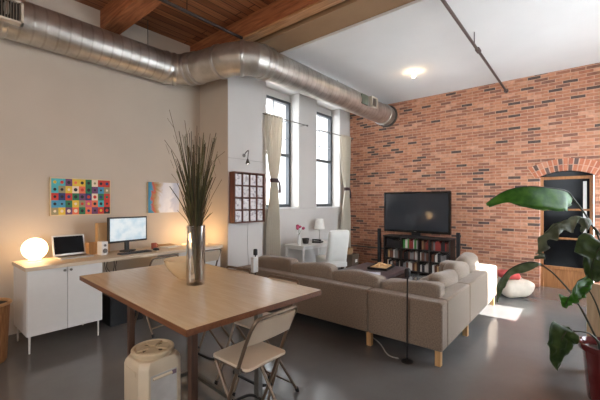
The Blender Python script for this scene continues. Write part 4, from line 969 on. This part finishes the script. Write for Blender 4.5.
ML1 = leafmat('leaf_green', rgb(44, 96, 26), rgb(74, 128, 40)); ML2 = leafmat('leaf_dark', rgb(34, 56, 26), rgb(64, 84, 42)); ML3 = leafmat('leaf_dry', rgb(72, 78, 56), rgb(112, 118, 92))
ML4 = leafmat('leaf_grey_green', rgb(62, 82, 52), rgb(104, 120, 90))
M_stem = mat('plant_stem', rgb(52, 54, 34), .5, var=.2)
def leaf(pts, half, side, fold, m, seed=0, rip=0.0, wob=.012, shape=1.0, droop=0.0, label=None):
    """blade swept along a midrib; side = direction of one half, fold = angle both halves drop below flat"""
    mid_ = smooth_path([Vector(p_) - pc for p_ in pts], 7); n = len(mid_); S = 8; vs = []; fs = []
    for i, p_ in enumerate(mid_):
        u = i / (n - 1); T = (mid_[min(i + 1, n - 1)] - mid_[max(i - 1, 0)]).normalized()
        s_ = Vector(side); s_ = (s_ - T * s_.dot(T)).normalized(); nrm = T.cross(s_).normalized()
        if nrm.z < 0: nrm = -nrm
        wv = half * (max(0.0, math.sin(PI * min(1, u * .94 + .05) ** (.75 * shape))) ** .8) + .003
        for k_ in range(-S, S + 1):
            q_ = k_ / S; sg_ = 1 if q_ > 0 else -1
            dirv = s_ * math.cos(fold) * sg_ - nrm * math.sin(fold)
            pos = p_ + dirv * abs(q_) * wv - Vector((0, 0, droop)) * q_ * q_ * wv
            pos += nrm * wob * noise.noise(Vector((u * 6 + seed, q_ * 2.5, seed * 3.1))) * (1 + abs(q_) * 2)
            if rip and abs(q_) > .45: pos += T * rip * noise.noise(Vector((math.floor(u * 9) * 1.7, seed, sg_))) * (abs(q_) - .45)
            vs.append(pos)
    Wd = 2 * S + 1
    for i in range(n - 1):
        for k_ in range(Wd - 1): fs.append((i * Wd + k_, i * Wd + k_ + 1, (i + 1) * Wd + k_ + 1, (i + 1) * Wd + k_))
    o = MB()._add(vs, fs).build('leaf', m, pl, smooth=80); so = o.modifiers.new('thick', 'SOLIDIFY'); so.thickness = .0025
    MB().tube(mid_, [.006 * (1 - .8 * i / n) + .001 for i in range(n)], 6).build('midrib', M_stem, o)
    if label: o['label'] = label
    return o
def stem(pts, r=.009): MB().tube(smooth_path([Vector(p_) - pc for p_ in pts], 6), [r * (1.15 - .5 * i / (6 * (len(pts) - 1))) for i in range(6 * (len(pts) - 1) + 1)], 8).build('stem', M_stem, pl)
toward = -Vector((CS, SN, 0)); rightv = Vector((SN, -CS, 0))
base_ = pc + Vector((0, 0, .40))
stem([base_ + Vector((.02, .02, 0)), P(612, 300, 2.80), P(602, 247, 2.85), P(589, 220, 2.85), P(573, 198, 2.82)])
leaf([P(573, 198, 2.82), P(566, 191, 2.80), P(550, 188, 2.77), P(525, 186.5, 2.75), P(503, 192, 2.75), P(486, 203.5, 2.76)], .205, toward, 1.12, ML1, 1, .10, .010, 1.0)
stem([base_ + Vector((-.02, .03, 0)), P(610, 310, 2.72), P(606, 250, 2.72), P(598, 232, 2.74), P(590, 224, 2.76)])
leaf([P(590, 225, 2.76), P(580, 219, 2.75), P(562, 222, 2.72), P(548, 231, 2.70), P(541, 243, 2.69), P(540, 258, 2.69)], .05, toward, .95, ML3, 4, .10, .04, .9, 0, 'dry curling grey-green leaf')
stem([base_ + Vector((.05, -.02, 0)), P(618, 300, 2.62), P(620, 250, 2.58), P(612, 238, 2.56)])
leaf([P(612, 244, 2.56), P(604, 244, 2.54), P(596, 254, 2.52), P(592, 268, 2.52), P(593, 281, 2.53)], .14, rightv, .35, ML2, 7, .05, .012)
stem([base_ + Vector((-.05, .04, 0)), P(596, 338, 2.60), P(576, 300, 2.62), P(556, 276, 2.64), P(541, 264, 2.66)], .008)
leaf([P(541, 264, 2.66), P(530, 262, 2.66), P(516, 266, 2.66), P(505, 274, 2.66), P(499, 287, 2.67), P(497, 302, 2.68)], .055, toward, .75, ML4, 9, .06, .014)
stem([base_ + Vector((-.02, -.03, 0)), P(606, 335, 2.58), P(597, 306, 2.56), P(589, 290, 2.55)], .007)
leaf([P(591, 287, 2.55), P(584, 286, 2.54), P(575, 291, 2.52), P(568, 299, 2.51), P(565, 308, 2.51)], .095, (rightv + Vector((0, 0, 1.2))).normalized(), .1, ML1, 12, .02, .01)
stem([base_ + Vector((-.06, -.02, 0)), P(598, 341, 2.48), P(588, 333, 2.44), P(574, 331, 2.42)], .007)
leaf([P(571, 330, 2.42), P(565, 333, 2.41), P(561, 342, 2.40), P(558, 355, 2.40), P(557, 369, 2.41)], .098, (rightv + Vector((0, 0, .15))).normalized(), .06, ML2, 15, .02, .012)
# leaning board behind the pot
lbd = MB().box(-.02, .02, -.22, .22, 0, .84).build('wooden_board_panel', wood('board_pale', rgb(206, 182, 146), rgb(226, 206, 174), 'Z'), None, smooth=0, bevel=.003)
lbd.name = 'wood_panel'; lbd.location = (4.2, -.23, 0); lbd.rotation_euler = (0, 0, 0)
tag(lbd, 'pale wooden panel standing behind the red plant pot', 'panel')

# ------------------------------------------------------------------ outside: pale building across the street
bu = thing('building', 'pale building across the street seen through the windows', 'building', (16, 24, -6))
M_bu = mat('pale_brick', rgb(206, 176, 164), .9, var=.06)
MB().box(-12, 14, 0, 10, 0, 10.2).build('facade', M_bu, bu, smooth=0); MB().box(-12.2, 14.2, -.25, 0, 9.9, 10.4).build('cornice', M_trim, bu, smooth=0)
for i in range(9): MB().box(-11 + i * 2.7, -9.6 + i * 2.7, -.06, .02, 6.4, 8.6).build('window', M_darkglass, bu, smooth=0)

# ------------------------------------------------------------------ light
wld = bpy.data.worlds.new('world'); scn.world = wld; wld.use_nodes = True
bg = wld.node_tree.nodes['Background']; bg.inputs[0].default_value = (.86, .93, 1, 1); bg.inputs[1].default_value = 7.0
sun = bpy.data.lights.new('sun', 'SUN'); sun.energy = 26; sun.angle = .009; sun.color = (1, .98, .95)
so = bpy.data.objects.new('sun', sun); COL.objects.link(so)
el = math.radians(38); dirv = Vector((-.02, math.cos(el), -math.sin(el))).normalized()
so.rotation_euler = dirv.to_track_quat('-Z', 'Y').to_euler(); so.location = (5, -8, 8)
def portal(name, loc_, rot, sx, sy):
    l = bpy.data.lights.new(name, 'AREA'); l.shape = 'RECTANGLE'; l.size = sx; l.size_y = sy; l.cycles.is_portal = True
    o = bpy.data.objects.new(name, l); COL.objects.link(o); o.location = loc_; o.rotation_euler = rot
portal('daylight_left_window', (sum(W1) / 2, YG + .12, (ZS + ZH) / 2), (-PI / 2, 0, 0), W1[1] - W1[0], ZH - ZS)
portal('daylight_right_window', (sum(W2) / 2, YG + .12, (ZS + ZH) / 2), (-PI / 2, 0, 0), W2[1] - W2[0], ZH - ZS)
portal('daylight_sun_window', (sum(WR) / 2, YR - .32, (ZRS + ZRT) / 2), (PI / 2, 0, 0), WR[1] - WR[0], ZRT - ZRS)
portal('daylight_side_fill', (sum(WB) / 2, YR - .32, 2.25), (PI / 2, 0, 0), WB[1] - WB[0], 2.7)  # portal of the added side window, out of view
portal('daylight_rear_fill', (XL - .32, .8, 2.2), (PI / 2, 0, -PI / 2), 1.2, 2.4)  # portal of the added window behind the camera

def lamp(name, loc_, energy):
    l = bpy.data.lights.new(name, 'POINT'); l.energy = energy; l.color = (1, .74, .5); l.shadow_soft_size = .18
    o = bpy.data.objects.new(name, l); COL.objects.link(o); o.location = loc_
lamp('warm_fill_near', (-.9, 1.4, 2.9), 32); lamp('warm_fill_far', (-.9, 3.0, 2.9), 14)  # unseen warm fill added behind the camera, bare lights without fixtures
scn.view_settings.view_transform = 'Standard'; scn.view_settings.look = 'None'; scn.view_settings.gamma = 1; scn.view_settings.use_curve_mapping = False
scn.view_settings.exposure = 0.55
scn.cycles.use_denoising = True
scn.cycles.max_bounces = 12; scn.cycles.diffuse_bounces = 6; scn.cycles.transparent_max_bounces = 16
scn.cycles.sample_clamp_indirect = 8
scn.cycles.caustics_reflective = False; scn.cycles.caustics_refractive = False
